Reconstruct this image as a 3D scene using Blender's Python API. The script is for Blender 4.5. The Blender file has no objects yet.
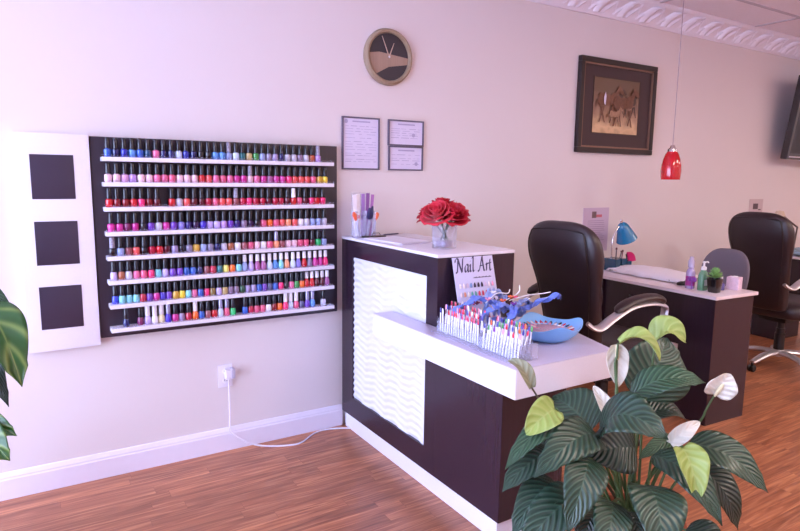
import bpy, bmesh, math, random
from mathutils import Vector, Matrix, Euler
PI = math.pi
rnd = random.Random(11)
SC = bpy.context.scene
COL = SC.collection
WALL = 2.985      # inner face of the back wall (y)

# ---------------------------------------------------------------- materials
def lin(c):
    r = []
    for v in c[:3]:
        v = v / 255.0
        r.append(v / 12.92 if v <= .04045 else ((v + .055) / 1.055) ** 2.4)
    return (r[0], r[1], r[2], 1.0)

def setin(n, name, v):
    if name in n.inputs:
        n.inputs[name].default_value = v

MATS = {}
def mat(name, rgb, rough=.5, metal=0.0, coat=0.0, spec=.5, var=.04, scale=30.0, bump=0.0, bscale=None, emit=None, es=0.0, sheen=0.0):
    if name in MATS:
        return MATS[name]
    m = bpy.data.materials.new(name); m.use_nodes = True
    nt = m.node_tree; N = nt.nodes; L = nt.links
    b = N['Principled BSDF']
    setin(b, 'Roughness', rough); setin(b, 'Metallic', metal); setin(b, 'Coat Weight', coat)
    setin(b, 'Coat Roughness', .08); setin(b, 'Specular IOR Level', spec); setin(b, 'Sheen Weight', sheen)
    tc = N.new('ShaderNodeTexCoord'); no = N.new('ShaderNodeTexNoise')
    no.inputs['Scale'].default_value = scale; no.inputs['Detail'].default_value = 3
    L.new(tc.outputs['Object'], no.inputs['Vector'])
    cr = N.new('ShaderNodeMixRGB')
    c = lin(rgb)
    cr.inputs['Color1'].default_value = tuple(min(1, x * (1 - var)) for x in c[:3]) + (1,)
    cr.inputs['Color2'].default_value = tuple(min(1, x * (1 + var)) for x in c[:3]) + (1,)
    L.new(no.outputs['Fac'], cr.inputs['Fac']); L.new(cr.outputs['Color'], b.inputs['Base Color'])
    if bump:
        n2 = N.new('ShaderNodeTexNoise'); n2.inputs['Scale'].default_value = bscale or scale * 4
        n2.inputs['Detail'].default_value = 4
        L.new(tc.outputs['Object'], n2.inputs['Vector'])
        bp = N.new('ShaderNodeBump'); bp.inputs['Strength'].default_value = bump; bp.inputs['Distance'].default_value = .01
        L.new(n2.outputs['Fac'], bp.inputs['Height']); L.new(bp.outputs['Normal'], b.inputs['Normal'])
    if emit:
        setin(b, 'Emission Color', lin(emit)); setin(b, 'Emission Strength', es)
    MATS[name] = m
    return m

def clear_mat(name, rgb, alpha_fac=.75, rough=.05):
    """clear plastic or thin glass: transparent mixed with a glossy/diffuse surface"""
    if name in MATS:
        return MATS[name]
    m = bpy.data.materials.new(name); m.use_nodes = True
    nt = m.node_tree; N = nt.nodes; L = nt.links
    b = N['Principled BSDF']; out = N['Material Output']
    b.inputs['Base Color'].default_value = lin(rgb); setin(b, 'Roughness', rough)
    t = N.new('ShaderNodeBsdfTransparent'); t.inputs['Color'].default_value = (.97, .97, .99, 1)
    lw = N.new('ShaderNodeLayerWeight'); lw.inputs['Blend'].default_value = .35
    mp = N.new('ShaderNodeMapRange'); mp.inputs['To Min'].default_value = 1 - alpha_fac
    mp.inputs['To Max'].default_value = min(1, 1 - alpha_fac + .5)
    L.new(lw.outputs['Facing'], mp.inputs['Value'])
    mx = N.new('ShaderNodeMixShader')
    L.new(mp.outputs['Result'], mx.inputs['Fac']); L.new(t.outputs[0], mx.inputs[1]); L.new(b.outputs[0], mx.inputs[2])
    L.new(mx.outputs[0], out.inputs['Surface'])
    MATS[name] = m
    return m

def floor_mat():
    m = bpy.data.materials.new('laminate_planks'); m.use_nodes = True
    nt = m.node_tree; N = nt.nodes; L = nt.links; b = N['Principled BSDF']
    tc = N.new('ShaderNodeTexCoord')
    br = N.new('ShaderNodeTexBrick'); br.offset = 0; br.offset_frequency = 2; br.squash = 1
    br.inputs['Scale'].default_value = 1.0
    br.inputs['Brick Width'].default_value = .62; br.inputs['Row Height'].default_value = .066
    br.inputs['Mortar Size'].default_value = .0006; br.inputs['Mortar Smooth'].default_value = .2
    br.inputs['Bias'].default_value = 0
    br.inputs['Color1'].default_value = (0, 0, 0, 1); br.inputs['Color2'].default_value = (1, 1, 1, 1)
    br.inputs['Mortar'].default_value = (.2, .2, .2, 1)
    sx = N.new('ShaderNodeSeparateXYZ'); L.new(tc.outputs['Object'], sx.inputs[0])
    dv = N.new('ShaderNodeMath'); dv.operation = 'DIVIDE'; dv.inputs[1].default_value = .066; L.new(sx.outputs['Y'], dv.inputs[0])
    fl = N.new('ShaderNodeMath'); fl.operation = 'FLOOR'; L.new(dv.outputs[0], fl.inputs[0])
    wn = N.new('ShaderNodeTexWhiteNoise'); wn.noise_dimensions = '1D'; L.new(fl.outputs[0], wn.inputs['W'])
    ax = N.new('ShaderNodeMath'); ax.operation = 'ADD'; L.new(sx.outputs['X'], ax.inputs[0]); L.new(wn.outputs['Value'], ax.inputs[1])
    cx = N.new('ShaderNodeCombineXYZ'); L.new(ax.outputs[0], cx.inputs['X']); L.new(sx.outputs['Y'], cx.inputs['Y'])
    L.new(cx.outputs[0], br.inputs['Vector'])
    # long grain streaks, shifted per plank
    mp = N.new('ShaderNodeMapping'); mp.inputs['Scale'].default_value = (1.6, 26, 1)
    L.new(tc.outputs['Object'], mp.inputs['Vector'])
    ad = N.new('ShaderNodeVectorMath'); ad.operation = 'ADD'
    sc = N.new('ShaderNodeVectorMath'); sc.operation = 'SCALE'; sc.inputs['Scale'].default_value = 17
    L.new(br.outputs['Color'], sc.inputs[0]); L.new(mp.outputs[0], ad.inputs[0]); L.new(sc.outputs[0], ad.inputs[1])
    n1 = N.new('ShaderNodeTexNoise'); n1.inputs['Scale'].default_value = 1.5; n1.inputs['Detail'].default_value = 6
    n1.inputs['Distortion'].default_value = 1.6
    L.new(ad.outputs[0], n1.inputs['Vector'])
    r1 = N.new('ShaderNodeValToRGB')
    e = r1.color_ramp.elements
    e[0].position = .3; e[0].color = lin((136, 82, 58)); e[1].position = .72; e[1].color = lin((206, 144, 104))
    k = e.new(.52); k.color = lin((174, 110, 78))
    L.new(n1.outputs['Fac'], r1.inputs['Fac'])
    mx = N.new('ShaderNodeMixRGB'); mx.blend_type = 'MULTIPLY'; mx.inputs['Fac'].default_value = 1
    r2 = N.new('ShaderNodeValToRGB'); e2 = r2.color_ramp.elements
    e2[0].color = (.80, .78, .78, 1); e2[1].color = (1.12, 1.1, 1.06, 1)
    L.new(br.outputs['Color'], r2.inputs['Fac']); L.new(r1.outputs[0], mx.inputs['Color1']); L.new(r2.outputs[0], mx.inputs['Color2'])
    m2 = N.new('ShaderNodeMixRGB'); m2.inputs['Color2'].default_value = lin((120, 70, 52))
    L.new(br.outputs['Fac'], m2.inputs['Fac']); L.new(mx.outputs[0], m2.inputs['Color1'])
    L.new(m2.outputs[0], b.inputs['Base Color'])
    setin(b, 'Roughness', .34); setin(b, 'Specular IOR Level', .6)
    bp = N.new('ShaderNodeBump'); bp.inputs['Strength'].default_value = .08; bp.inputs['Distance'].default_value = .004
    L.new(n1.outputs['Fac'], bp.inputs['Height']); L.new(bp.outputs[0], b.inputs['Normal'])
    return m

def leaf_mat(name, dark, light, rough=.38, veins=26.0, strength=1.0):
    m = bpy.data.materials.new(name); m.use_nodes = True
    nt = m.node_tree; N = nt.nodes; L = nt.links; b = N['Principled BSDF']
    uv = N.new('ShaderNodeUVMap'); uv.uv_map = 'UVMap'
    sp = N.new('ShaderNodeSeparateXYZ'); L.new(uv.outputs[0], sp.inputs[0])
    ab = N.new('ShaderNodeMath'); ab.operation = 'SUBTRACT'; ab.inputs[1].default_value = .5; L.new(sp.outputs['Y'], ab.inputs[0])
    a2 = N.new('ShaderNodeMath'); a2.operation = 'ABSOLUTE'; L.new(ab.outputs[0], a2.inputs[0])
    k = N.new('ShaderNodeMath'); k.operation = 'MULTIPLY'; k.inputs[1].default_value = .55; L.new(a2.outputs[0], k.inputs[0])
    s = N.new('ShaderNodeMath'); s.operation = 'SUBTRACT'; L.new(sp.outputs['X'], s.inputs[0]); L.new(k.outputs[0], s.inputs[1])
    w = N.new('ShaderNodeMath'); w.operation = 'MULTIPLY'; w.inputs[1].default_value = veins * 2 * PI / 2; L.new(s.outputs[0], w.inputs[0])
    sn = N.new('ShaderNodeMath'); sn.operation = 'SINE'; L.new(w.outputs[0], sn.inputs[0])
    mr = N.new('ShaderNodeMapRange'); mr.inputs['From Min'].default_value = -1; L.new(sn.outputs[0], mr.inputs['Value'])
    pw = N.new('ShaderNodeMath'); pw.operation = 'POWER'; pw.inputs[1].default_value = 4; L.new(mr.outputs[0], pw.inputs[0])
    # midrib
    mid = N.new('ShaderNodeMapRange'); mid.inputs['From Min'].default_value = .035; mid.inputs['From Max'].default_value = .0
    L.new(a2.outputs[0], mid.inputs['Value'])
    mxm = N.new('ShaderNodeMath'); mxm.operation = 'MAXIMUM'; L.new(pw.outputs[0], mxm.inputs[0]); L.new(mid.outputs[0], mxm.inputs[1])
    tc = N.new('ShaderNodeTexCoord'); no = N.new('ShaderNodeTexNoise'); no.inputs['Scale'].default_value = 14
    L.new(tc.outputs['Object'], no.inputs['Vector'])
    mu = N.new('ShaderNodeMath'); mu.operation = 'MULTIPLY'; L.new(mxm.outputs[0], mu.inputs[0]); mu.inputs[1].default_value = .45 * strength
    c = N.new('ShaderNodeMixRGB'); c.inputs['Color1'].default_value = lin(dark); c.inputs['Color2'].default_value = lin(light)
    L.new(mu.outputs[0], c.inputs['Fac'])
    v = N.new('ShaderNodeMixRGB'); v.blend_type = 'MULTIPLY'; v.inputs['Fac'].default_value = .45
    rr = N.new('ShaderNodeValToRGB'); rr.color_ramp.elements[0].color = (.5, .55, .5, 1); rr.color_ramp.elements[1].color = (1.25, 1.25, 1.1, 1)
    L.new(no.outputs['Fac'], rr.inputs[0]); L.new(c.outputs[0], v.inputs['Color1']); L.new(rr.outputs[0], v.inputs['Color2'])
    L.new(v.outputs[0], b.inputs['Base Color'])
    bp = N.new('ShaderNodeBump'); bp.inputs['Strength'].default_value = .55; bp.inputs['Distance'].default_value = .004
    L.new(mr.outputs[0], bp.inputs['Height']); L.new(bp.outputs[0], b.inputs['Normal'])
    setin(b, 'Roughness', rough); setin(b, 'Specular IOR Level', .5)
    return m

def wood_dark(name, rgb, rough=.35):
    m = mat(name, rgb, rough, spec=.5, var=.0)
    nt = m.node_tree; N = nt.nodes; L = nt.links; b = N['Principled BSDF']
    tc = N.new('ShaderNodeTexCoord'); mp = N.new('ShaderNodeMapping'); mp.inputs['Scale'].default_value = (60, 60, 3)
    L.new(tc.outputs['Object'], mp.inputs[0])
    no = N.new('ShaderNodeTexNoise'); no.inputs['Scale'].default_value = 1.3; no.inputs['Detail'].default_value = 5
    L.new(mp.outputs[0], no.inputs['Vector'])
    r = N.new('ShaderNodeValToRGB'); c = lin(rgb)
    r.color_ramp.elements[0].color = tuple(x * .8 for x in c[:3]) + (1,); r.color_ramp.elements[1].color = tuple(x * 1.25 for x in c[:3]) + (1,)
    L.new(no.outputs['Fac'], r.inputs[0]); L.new(r.outputs[0], b.inputs['Base Color'])
    return m

# ---------------------------------------------------------------- mesh helpers
def bmn():
    return bmesh.new()

def box(bm, x0, x1, y0, y1, z0, z1, bev=0.0, seg=2, M=None):
    r = bmesh.ops.create_cube(bm, size=1.0)
    vs = r['verts']
    bmesh.ops.scale(bm, verts=vs, vec=(x1 - x0, y1 - y0, z1 - z0))
    bmesh.ops.translate(bm, verts=vs, vec=((x0 + x1) / 2, (y0 + y1) / 2, (z0 + z1) / 2))
    out = vs
    if bev:
        es = list({e for v in vs for e in v.link_edges})
        rr = bmesh.ops.bevel(bm, geom=es, offset=bev, segments=seg, affect='EDGES', profile=.7)
        out = list({v for f in rr['faces'] for v in f.verts} | {v for v in vs if v.is_valid})
    if M is not None:
        bmesh.ops.transform(bm, matrix=M, verts=out)
    return out

def lathe(bm, prof, c=(0, 0, 0), seg=20, M=None, sx=1.0, sy=1.0):
    rings = []
    for r, z in prof:
        rings.append([bm.verts.new((c[0] + sx * r * math.cos(2 * PI * i / seg), c[1] + sy * r * math.sin(2 * PI * i / seg), c[2] + z)) for i in range(seg)])
    for a, b in zip(rings, rings[1:]):
        for i in range(seg):
            j = (i + 1) % seg
            bm.faces.new((a[i], a[j], b[j], b[i]))
    if prof[0][0] > 1e-5:
        bm.faces.new(list(reversed(rings[0])))
    if prof[-1][0] > 1e-5:
        bm.faces.new(rings[-1])
    vs = [v for R in rings for v in R]
    if M is not None:
        bmesh.ops.transform(bm, matrix=M, verts=vs)
    return vs

def tube(bm, pts, rad, seg=10, flat=1.0, up=None):
    pts = [Vector(p) for p in pts]
    n = len(pts)
    if not isinstance(rad, (list, tuple)):
        rad = [rad] * n
    prev = None; rings = []
    for i, p in enumerate(pts):
        t = (pts[min(i + 1, n - 1)] - pts[max(i - 1, 0)]).normalized()
        if prev is None:
            a = Vector(up) if up else (Vector((0, 0, 1)) if abs(t.z) < .9 else Vector((1, 0, 0)))
            s = t.cross(a).normalized()
        else:
            s = (prev - t * prev.dot(t)).normalized()
        prev = s
        w = s.cross(t)
        rings.append([bm.verts.new(p + s * math.cos(2 * PI * k / seg) * rad[i] + w * math.sin(2 * PI * k / seg) * rad[i] * flat) for k in range(seg)])
    for a, b in zip(rings, rings[1:]):
        for k in range(seg):
            j = (k + 1) % seg
            bm.faces.new((a[k], a[j], b[j], b[k]))
    bm.faces.new(list(reversed(rings[0]))); bm.faces.new(rings[-1])
    return rings

def curve_pts(ctrl, n=24):
    """Catmull-Rom through the control points"""
    c = [Vector(p) for p in ctrl]
    c = [c[0] * 2 - c[1]] + c + [c[-1] * 2 - c[-2]]
    out = []
    segs = len(c) - 3
    for i in range(n + 1):
        t = i / n * segs; k = min(int(t), segs - 1); t -= k
        p0, p1, p2, p3 = c[k:k + 4]
        out.append(.5 * ((2 * p1) + (p2 - p0) * t + (2 * p0 - 5 * p1 + 4 * p2 - p3) * t * t + (3 * p1 - p0 - 3 * p2 + p3) * t ** 3))
    return out

def loft(bm, rings, closed=True):
    R = [[bm.verts.new(p) for p in r] for r in rings]
    n = len(R[0])
    for a, b in zip(R, R[1:]):
        for i in range(n):
            j = (i + 1) % n
            bm.faces.new((a[i], a[j], b[j], b[i]))
    if closed:
        bm.faces.new(list(reversed(R[0]))); bm.faces.new(R[-1])
    return R

def prism(bm, poly, axis, a, b):
    """polygon in the plane across the given axis, extruded from a to b"""
    def P(u, v, w):
        return {'x': (w, u, v), 'y': (u, w, v), 'z': (u, v, w)}[axis]
    A = [bm.verts.new(P(u, v, a)) for u, v in poly]; B = [bm.verts.new(P(u, v, b)) for u, v in poly]
    n = len(poly)
    bm.faces.new(A); bm.faces.new(list(reversed(B)))
    for i in range(n):
        j = (i + 1) % n
        bm.faces.new((A[j], A[i], B[i], B[j]))

def sup(n, w, h, e=2.6):
    """superellipse outline"""
    o = []
    for i in range(n):
        a = 2 * PI * i / n; c, s = math.cos(a), math.sin(a)
        o.append((w * math.copysign(abs(c) ** (2 / e), c), h * math.copysign(abs(s) ** (2 / e), s)))
    return o

def obj(name, bm, m, parent=None, smooth=True, ang=38, sub=0, solid=0.0, recalc=True):
    me = bpy.data.meshes.new(name)
    if recalc:
        bmesh.ops.recalc_face_normals(bm, faces=bm.faces)
    bm.to_mesh(me); bm.free()
    for mm in (m if isinstance(m, (list, tuple)) else [m]):
        me.materials.append(mm)
    if smooth:
        for p in me.polygons:
            p.use_smooth = True
        if not sub:
            me.set_sharp_from_angle(angle=math.radians(ang))
    o = bpy.data.objects.new(name, me); COL.objects.link(o)
    if parent:
        o.parent = parent
    if solid:
        k = o.modifiers.new('t', 'SOLIDIFY'); k.thickness = solid; k.offset = 0
    if sub:
        k = o.modifiers.new('s', 'SUBSURF'); k.levels = sub; k.render_levels = sub
    return o

def tag(o, label, cat, group=None, kind=None):
    o['label'] = label; o['category'] = cat
    if group: o['group'] = group
    if kind: o['kind'] = kind
    return o

def thing(name, label, cat, loc=(0, 0, 0), rz=0.0, group=None):
    o = bpy.data.objects.new(name, None); COL.objects.link(o)
    o.location = loc; o.rotation_euler = (0, 0, rz); o.empty_display_size = .1
    return tag(o, label, cat, group)

def struct(o):
    o['kind'] = 'structure'
    return o

def dup(root, loc=None, rz=None, label=None, group=None):
    def cp(o, par):
        c = o.copy(); COL.objects.link(c)
        if par is not None:
            c.parent = par
        for ch in o.children:
            cp(ch, c)
        return c
    r = cp(root, None)
    if loc is not None: r.location = loc
    if rz is not None: r.rotation_euler = (0, 0, rz)
    if label: r['label'] = label
    if group: r['group'] = group
    return r

FONT_MESH = {}
def text_obj(name, s, size, m, parent, M, shear=0.0, thick=.0004, sx=1.0, bold=0.0):
    cu = bpy.data.curves.new(name + '_c', 'FONT'); cu.body = s; cu.size = size; cu.extrude = thick; cu.shear = shear
    cu.align_x = 'CENTER'; cu.align_y = 'CENTER'; cu.offset = bold
    to = bpy.data.objects.new(name + '_t', cu); COL.objects.link(to)
    bpy.context.view_layer.update()
    dg = bpy.context.evaluated_depsgraph_get()
    me = bpy.data.meshes.new_from_object(to.evaluated_get(dg))
    bpy.data.objects.remove(to)
    me.name = name; me.materials.clear(); me.materials.append(m)
    me.transform(M @ Matrix.Diagonal((sx, 1, 1, 1)))
    o = bpy.data.objects.new(name, me); COL.objects.link(o); o.parent = parent
    return o
LEAVES = [
    ((1.56, 1.294, 0.577), (1.548, 1.466, 0.641), 0.192, 0.02, (0.2, 1, 0.2), 0),
    ((1.733, 1.236, 0.661), (1.878, 1.263, 0.857), 0.233, 0.03, (0.1, 1, 0.0), 0),
    ((1.592, 1.18, 0.723), (1.742, 1.027, 0.789), 0.106, 0.04, (0.9, 0.6, 0), 1),
    ((1.457, 1.177, 0.631), (1.492, 0.973, 0.683), 0.158, 0.07, (0.8, 0.8, 0), 0),
    ((1.38, 1.227, 0.648), (1.112, 1.216, 0.585), 0.088, 0.06, (1, 0.5, 0), 1),
    ((1.435, 1.166, 0.633), (1.139, 1.129, 0.592), 0.126, 0.05, (0.9, 0.8, 0), 0),
    ((1.531, 1.101, 0.598), (1.345, 1.145, 0.599), 0.155, 0.02, (0.5, 1, 0), 2),
    ((1.324, 1.225, 0.571), (1.101, 1.212, 0.523), 0.105, 0.04, (0.9, 0.7, -0.2), 0),
    ((1.344, 1.123, 0.603), (1.177, 1.037, 0.466), 0.122, 0.05, (0.5, 1, 0), 0),
    ((1.29, 1.189, 0.513), (1.091, 1.154, 0.424), 0.109, 0.04, (0.7, 0.8, -0.3), 0),
    ((1.322, 1.118, 0.494), (1.07, 1.113, 0.383), 0.123, 0.05, (0.8, 0.8, -0.2), 0),
    ((1.379, 1.058, 0.488), (1.23, 0.966, 0.385), 0.110, 0.04, (0.6, 1, 0), 0),
    ((1.499, 1.036, 0.515), (1.369, 0.881, 0.392), 0.155, 0.05, (0.6, 1, 0), 0),
    ((1.587, 1.084, 0.566), (1.604, 0.863, 0.447), 0.117, 0.05, (0.9, 0.7, 0), 0),
    ((1.738, 1.065, 0.578), (1.861, 0.874, 0.469), 0.130, 0.04, (0.9, 0.7, 0), 0),
    ((1.791, 1.063, 0.485), (1.835, 0.937, 0.323), 0.120, 0.04, (0.8, 0.8, 0.2), 2),
    ((1.77, 1.112, 0.552), (1.567, 1.117, 0.544), 0.063, 0.03, (1, 0.6, 0), 1),
    ((1.386, 1.117, 0.445), (1.303, 1.104, 0.345), 0.099, 0.03, (0.6, 1, 0), 2),
    ((1.698, 1.214, 0.612), (1.874, 1.146, 0.572), 0.087, 0.05, (1, 0.4, 0), 2),
    ((1.643, 0.99, 0.355), (1.695, 0.894, 0.262), 0.120, 0.03, (0.8, 0.8, 0), 2),
    ((1.498, 1.089, 0.407), (1.421, 0.986, 0.36), 0.094, 0.03, (0.8, 0.8, 0), 2),
    ((1.417, 1.298, 0.573), (1.333, 1.344, 0.534), 0.083, 0.03, (1, 0.5, 0), 2),
]
STEM_ROOT = (1.606, 1.193, 0.364)
SPATHES = [
    ((1.289, 1.203, 0.737), (1.183, 1.212, 0.675), 0.093, 0.02, (0.3, 1, -0.3), 0, [(1.289, 1.203, 0.737), (1.331, 1.192, 0.684), (1.438, 1.202, 0.573)], "lime green spathe turned downward"),
    ((1.247, 1.262, 0.788), (1.219, 1.339, 0.854), 0.045, 0.03, (0.6, 0.6, 0), 2, [(1.247, 1.262, 0.788), (1.304, 1.248, 0.707), (1.442, 1.222, 0.564)], "wilted grey-green spathe"),
    ((1.549, 1.212, 0.89), (1.556, 1.196, 0.757), 0.072, 0.0, (0, 1, 0), 1, [(1.55, 1.207, 0.868), (1.539, 1.193, 0.751), (1.538, 1.19, 0.521)], "white upright spathe"),
    ((1.545, 1.198, 0.9), (1.61, 1.097, 0.86), 0.067, 0.045, (1, 0.3, 0), 0, [(1.542, 1.199, 0.9), (1.541, 1.199, 0.859), (1.541, 1.197, 0.782)], "green spathe curling over the white one"),
    ((1.706, 1.197, 0.885), (1.762, 1.115, 0.891), 0.096, 0.045, (0.9, 0.6, 0), 0, [(1.706, 1.197, 0.885), (1.709, 1.189, 0.856), (1.705, 1.196, 0.741), (1.663, 1.196, 0.522)], "yellow-green hooded spathe"),
    ((1.549, 1.205, 0.643), (1.534, 1.278, 0.739), 0.051, 0.01, (0, 1, 0.2), 1, [(1.549, 1.205, 0.643), (1.561, 1.198, 0.579), (1.577, 1.194, 0.475)], "narrow white spathe"),
    ((1.761, 1.009, 0.75), (1.768, 0.97, 0.83), 0.091, 0.02, (0.2, 1, 0), 1, [(1.761, 1.009, 0.75), (1.756, 1.027, 0.7), (1.75, 1.045, 0.649), (1.692, 1.123, 0.477)], "white cupped spathe on the long right stem"),
    ((1.619, 1.049, 0.612), (1.682, 0.999, 0.687), 0.051, 0.02, (0.4, 1, 0), 1, [(1.619, 1.049, 0.612), (1.636, 1.077, 0.558), (1.648, 1.134, 0.45)], "pinkish white spathe"),
    ((1.596, 0.995, 0.632), (1.568, 0.92, 0.508), 0.092, 0.03, (0.3, 1, 0), 0, [(1.596, 0.995, 0.632), (1.628, 1.039, 0.588), (1.646, 1.125, 0.461)], "lime green drooping spathe"),
]
SIDE_LEAVES = [
    ((-0.125, 2.323, 0.968), (-0.037, 2.146, 0.744), 0.140, 0.05, (0.4, 0.7, 0.7), 3),
    ((-0.164, 2.386, 0.987), (-0.046, 2.303, 0.93), 0.070, 0.05, (0.9, 0.6, 0), 1),
    ((-0.124, 2.387, 0.864), (-0.079, 2.274, 0.644), 0.070, 0.04, (0.3, 1, 0.2), 2),
    ((-0.156, 2.223, 0.618), (-0.059, 2.112, 0.602), 0.076, 0.03, (0.6, 0.9, 0), 3),
    ((-0.141, 2.186, 0.599), (-0.081, 2.091, 0.536), 0.101, 0.03, (0.5, 1, 0), 3),
    ((-0.204, 2.265, 0.694), (-0.103, 2.218, 0.782), 0.108, 0.03, (0.5, 1, 0), 1),
]
ROW_SPAN = [(0.326, 1.305), (0.324, 1.344), (0.322, 1.332), (0.325, 1.337), (0.324, 1.335), (0.324, 1.347), (0.325, 1.352), (0.365, 1.329)]
CAM_R = (0.850686, -0.525523, 0.01261)
CAM_U = (0.064991, 0.128948, 0.989519)
CAM_F = (0.521641, 0.840951, -0.143848)
FOCAL = 608.732
LEAF_FACE = (-0.5216, -0.841, 0.1438)
# ================================================================ materials in use
M_WALL = mat('wall_paint', (224, 215, 216), .7, var=.015, scale=3, bump=.03, bscale=220)
M_WHITE = mat('white_paint', (236, 232, 238), .45, var=.02)
M_GLOSSW = mat('white_laminate', (230, 226, 238), .25, var=.03, scale=120)
M_TOPW = mat('speckled_white_laminate', (200, 192, 214), .3, var=.10, scale=260)
M_TRIM = mat('trim_white', (232, 226, 240), .4, var=.02)
M_CROWN = mat('crown_plaster', (234, 230, 242), .5, var=.03)
M_CEIL = mat('ceiling_tile', (234, 226, 234), .8, var=.05, scale=90, bump=.05, bscale=300)
M_FLOOR = floor_mat()
M_DARKW = wood_dark('espresso_laminate', (46, 32, 44), .24)
M_DARKB = wood_dark('black_brown_board', (44, 33, 47), .4)
M_LEATHER = mat('brown_black_leather', (44, 31, 34), .34, spec=.55, var=.12, scale=40, bump=.18, bscale=260)
M_LEATH2 = mat('leather_piping', (34, 24, 24), .4, var=.05)
M_SILVER = mat('brushed_silver', (206, 200, 208), .34, metal=.7, var=.03)
M_CHROME = mat('chrome', (220, 216, 220), .12, metal=1.0, var=.02)
M_BLACKP = mat('black_plastic', (24, 22, 25), .4, var=.05)
M_GREYFAB = mat('grey_fabric', (118, 110, 122), .85, var=.1, scale=220, bump=.2, bscale=500)
M_CLEAR = clear_mat('clear_acrylic', (225, 225, 245), .955, .08)
M_GLASS = clear_mat('vase_glass', (215, 218, 235), .96, .03)
M_STICK = clear_mat('frosted_stick', (240, 240, 250), .38, .25)
M_CAPBLK = mat('bottle_cap_black', (22, 20, 34), .22, spec=.6, var=.05)
M_CAPWHT = mat('bottle_cap_white', (236, 232, 240), .35, var=.03)
M_CAPSIL = mat('bottle_cap_silver', (160, 155, 185), .25, metal=.6, var=.03)
M_RED = mat('red_petal', (206, 24, 54), .55, var=.18, scale=25, sheen=.2)
M_STEMG = mat('leaf_stem', (74, 100, 58), .5, var=.1)
M_STEMD = mat('brown_stem', (70, 62, 46), .5, var=.1)

# ================================================================ camera
cd = bpy.data.cameras.new('camera'); cam = bpy.data.objects.new('camera', cd); COL.objects.link(cam)
cd.sensor_fit = 'HORIZONTAL'; cd.sensor_width = 36; cd.lens = FOCAL / 800 * 36; cd.clip_start = .02
R3 = Matrix((CAM_R, CAM_U, tuple(-v for v in CAM_F))).transposed()
cam.matrix_world = Matrix.Translation((0, 0, 1.4)) @ R3.to_4x4()
SC.camera = cam

# ================================================================ room
XL, XR, YF, ZC = -2.7, 8.6, -3.2, 2.64
b = bmn(); box(b, XL, XR, YF, WALL + .12, -.1, 0); struct(obj('floor', b, M_FLOOR, smooth=False))
b = bmn(); box(b, XL, XR, WALL, WALL + .12, 0, ZC + .1); struct(obj('wall_back', b, M_WALL, smooth=False))
b = bmn(); box(b, XR, XR + .12, YF, WALL + .12, 0, ZC + .1); struct(obj('wall_right', b, M_WALL, smooth=False))
b = bmn(); box(b, XL, XR, YF - .12, YF, 0, ZC + .1); struct(obj('wall_front', b, M_WALL, smooth=False))
b = bmn(); box(b, XL, XR, YF, WALL, ZC, ZC + .08)
ceil = struct(obj('ceiling', b, M_CEIL, smooth=False))
b = bmn()                                   # T-bar grid under the tiles
x = .25
while x < XR:
    box(b, x - .012, x + .012, YF, WALL - .1, ZC - .006, ZC + .001); x += 1.22
y = WALL - .45
while y > YF:
    box(b, XL, XR, y - .012, y + .012, ZC - .006, ZC + .001); y -= .61
gm = mat('ceiling_grid', (190, 182, 194), .6, var=.02)
struct(obj('trim_2', b, gm, smooth=False))
# storefront side: low wall, header and posts with open glazing between them
b = bmn()
box(b, XL - .12, XL, YF, WALL + .12, 0, .12); box(b, XL - .12, XL, YF, WALL + .12, 2.5, ZC + .1)
box(b, XL - .12, XL, YF, -1.1, .12, 2.5)  # unseen solid stretch, added to keep daylight off the counter's end face
for yy in (1.0, WALL + .06):
    box(b, XL - .1, XL - .02, yy - .04, yy + .04, .12, 2.5)
struct(obj('wall_left', b, M_WHITE, smooth=False))
# baseboard with a moulded top
b = bmn()
prof = [(WALL, 0), (WALL - .016, 0), (WALL - .016, .088), (WALL - .013, .094), (WALL - .013, .1), (WALL - .006, .116), (WALL, .12)]
prism(b, prof, 'x', XL, 1.47); prism(b, prof, 'x', 1.90, XR)
struct(obj('baseboard_back', b, M_TRIM, smooth=False))
# crown moulding: cove + running acanthus leaves
b = bmn()
z0 = 2.497
prof = [(WALL, z0), (WALL - .012, z0), (WALL - .016, z0 + .012), (WALL - .022, z0 + .03), (WALL - .04, z0 + .065), (WALL - .07, z0 + .095),
        (WALL - .095, z0 + .108), (WALL - .11, z0 + .118), (WALL - .112, ZC), (WALL, ZC)]
prism(b, prof, 'x', XL, XR)
x = -.2; step = .24
def cove(t):
    """point and outward normal on the cove, t 0..1 from bottom to top"""
    a = t * PI / 2
    return WALL - .018 - .088 * (1 - math.cos(a)), z0 + .016 + .098 * math.sin(a)
while x < XR - .2:
    for lobe, (dx, w, lift, tilt, t0, t1) in enumerate(((0, .058, .046, .07, .0, 1.06), (-.060, .030, .026, .09, .05, .62), (.070, .030, .030, .10, .02, .7), (.118, .024, .024, -.05, .2, 1.0))):
        rows = []
        for i in range(9):
            t = i / 8
            yy, zz = cove(t0 + (t1 - t0) * t)
            ww = w * (math.sin(PI * min(1, .12 + t * .86)) ** .7) * (1 + .15 * math.cos(t * 5 * PI))
            row = []
            for k in range(-3, 4):
                f = k / 3
                up = lift * (1 - f * f) * (.45 + .55 * math.sin(PI * t)) + (.010 * t * t if lobe == 0 else 0) - .007 * (abs(k) == 1) + (.012 * (t > .8) if lobe == 0 else 0)
                row.append(b.verts.new((x + dx + tilt * (t - .5) + ww * f, yy - up * .8, zz - up * .6 * t + .0)))
            rows.append(row)
        for r0, r1 in zip(rows, rows[1:]):
            for k in range(6):
                b.faces.new((r0[k], r0[k + 1], r1[k + 1], r1[k]))
    x += step
struct(obj('trim_1', b, M_CROWN, ang=60))

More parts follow.
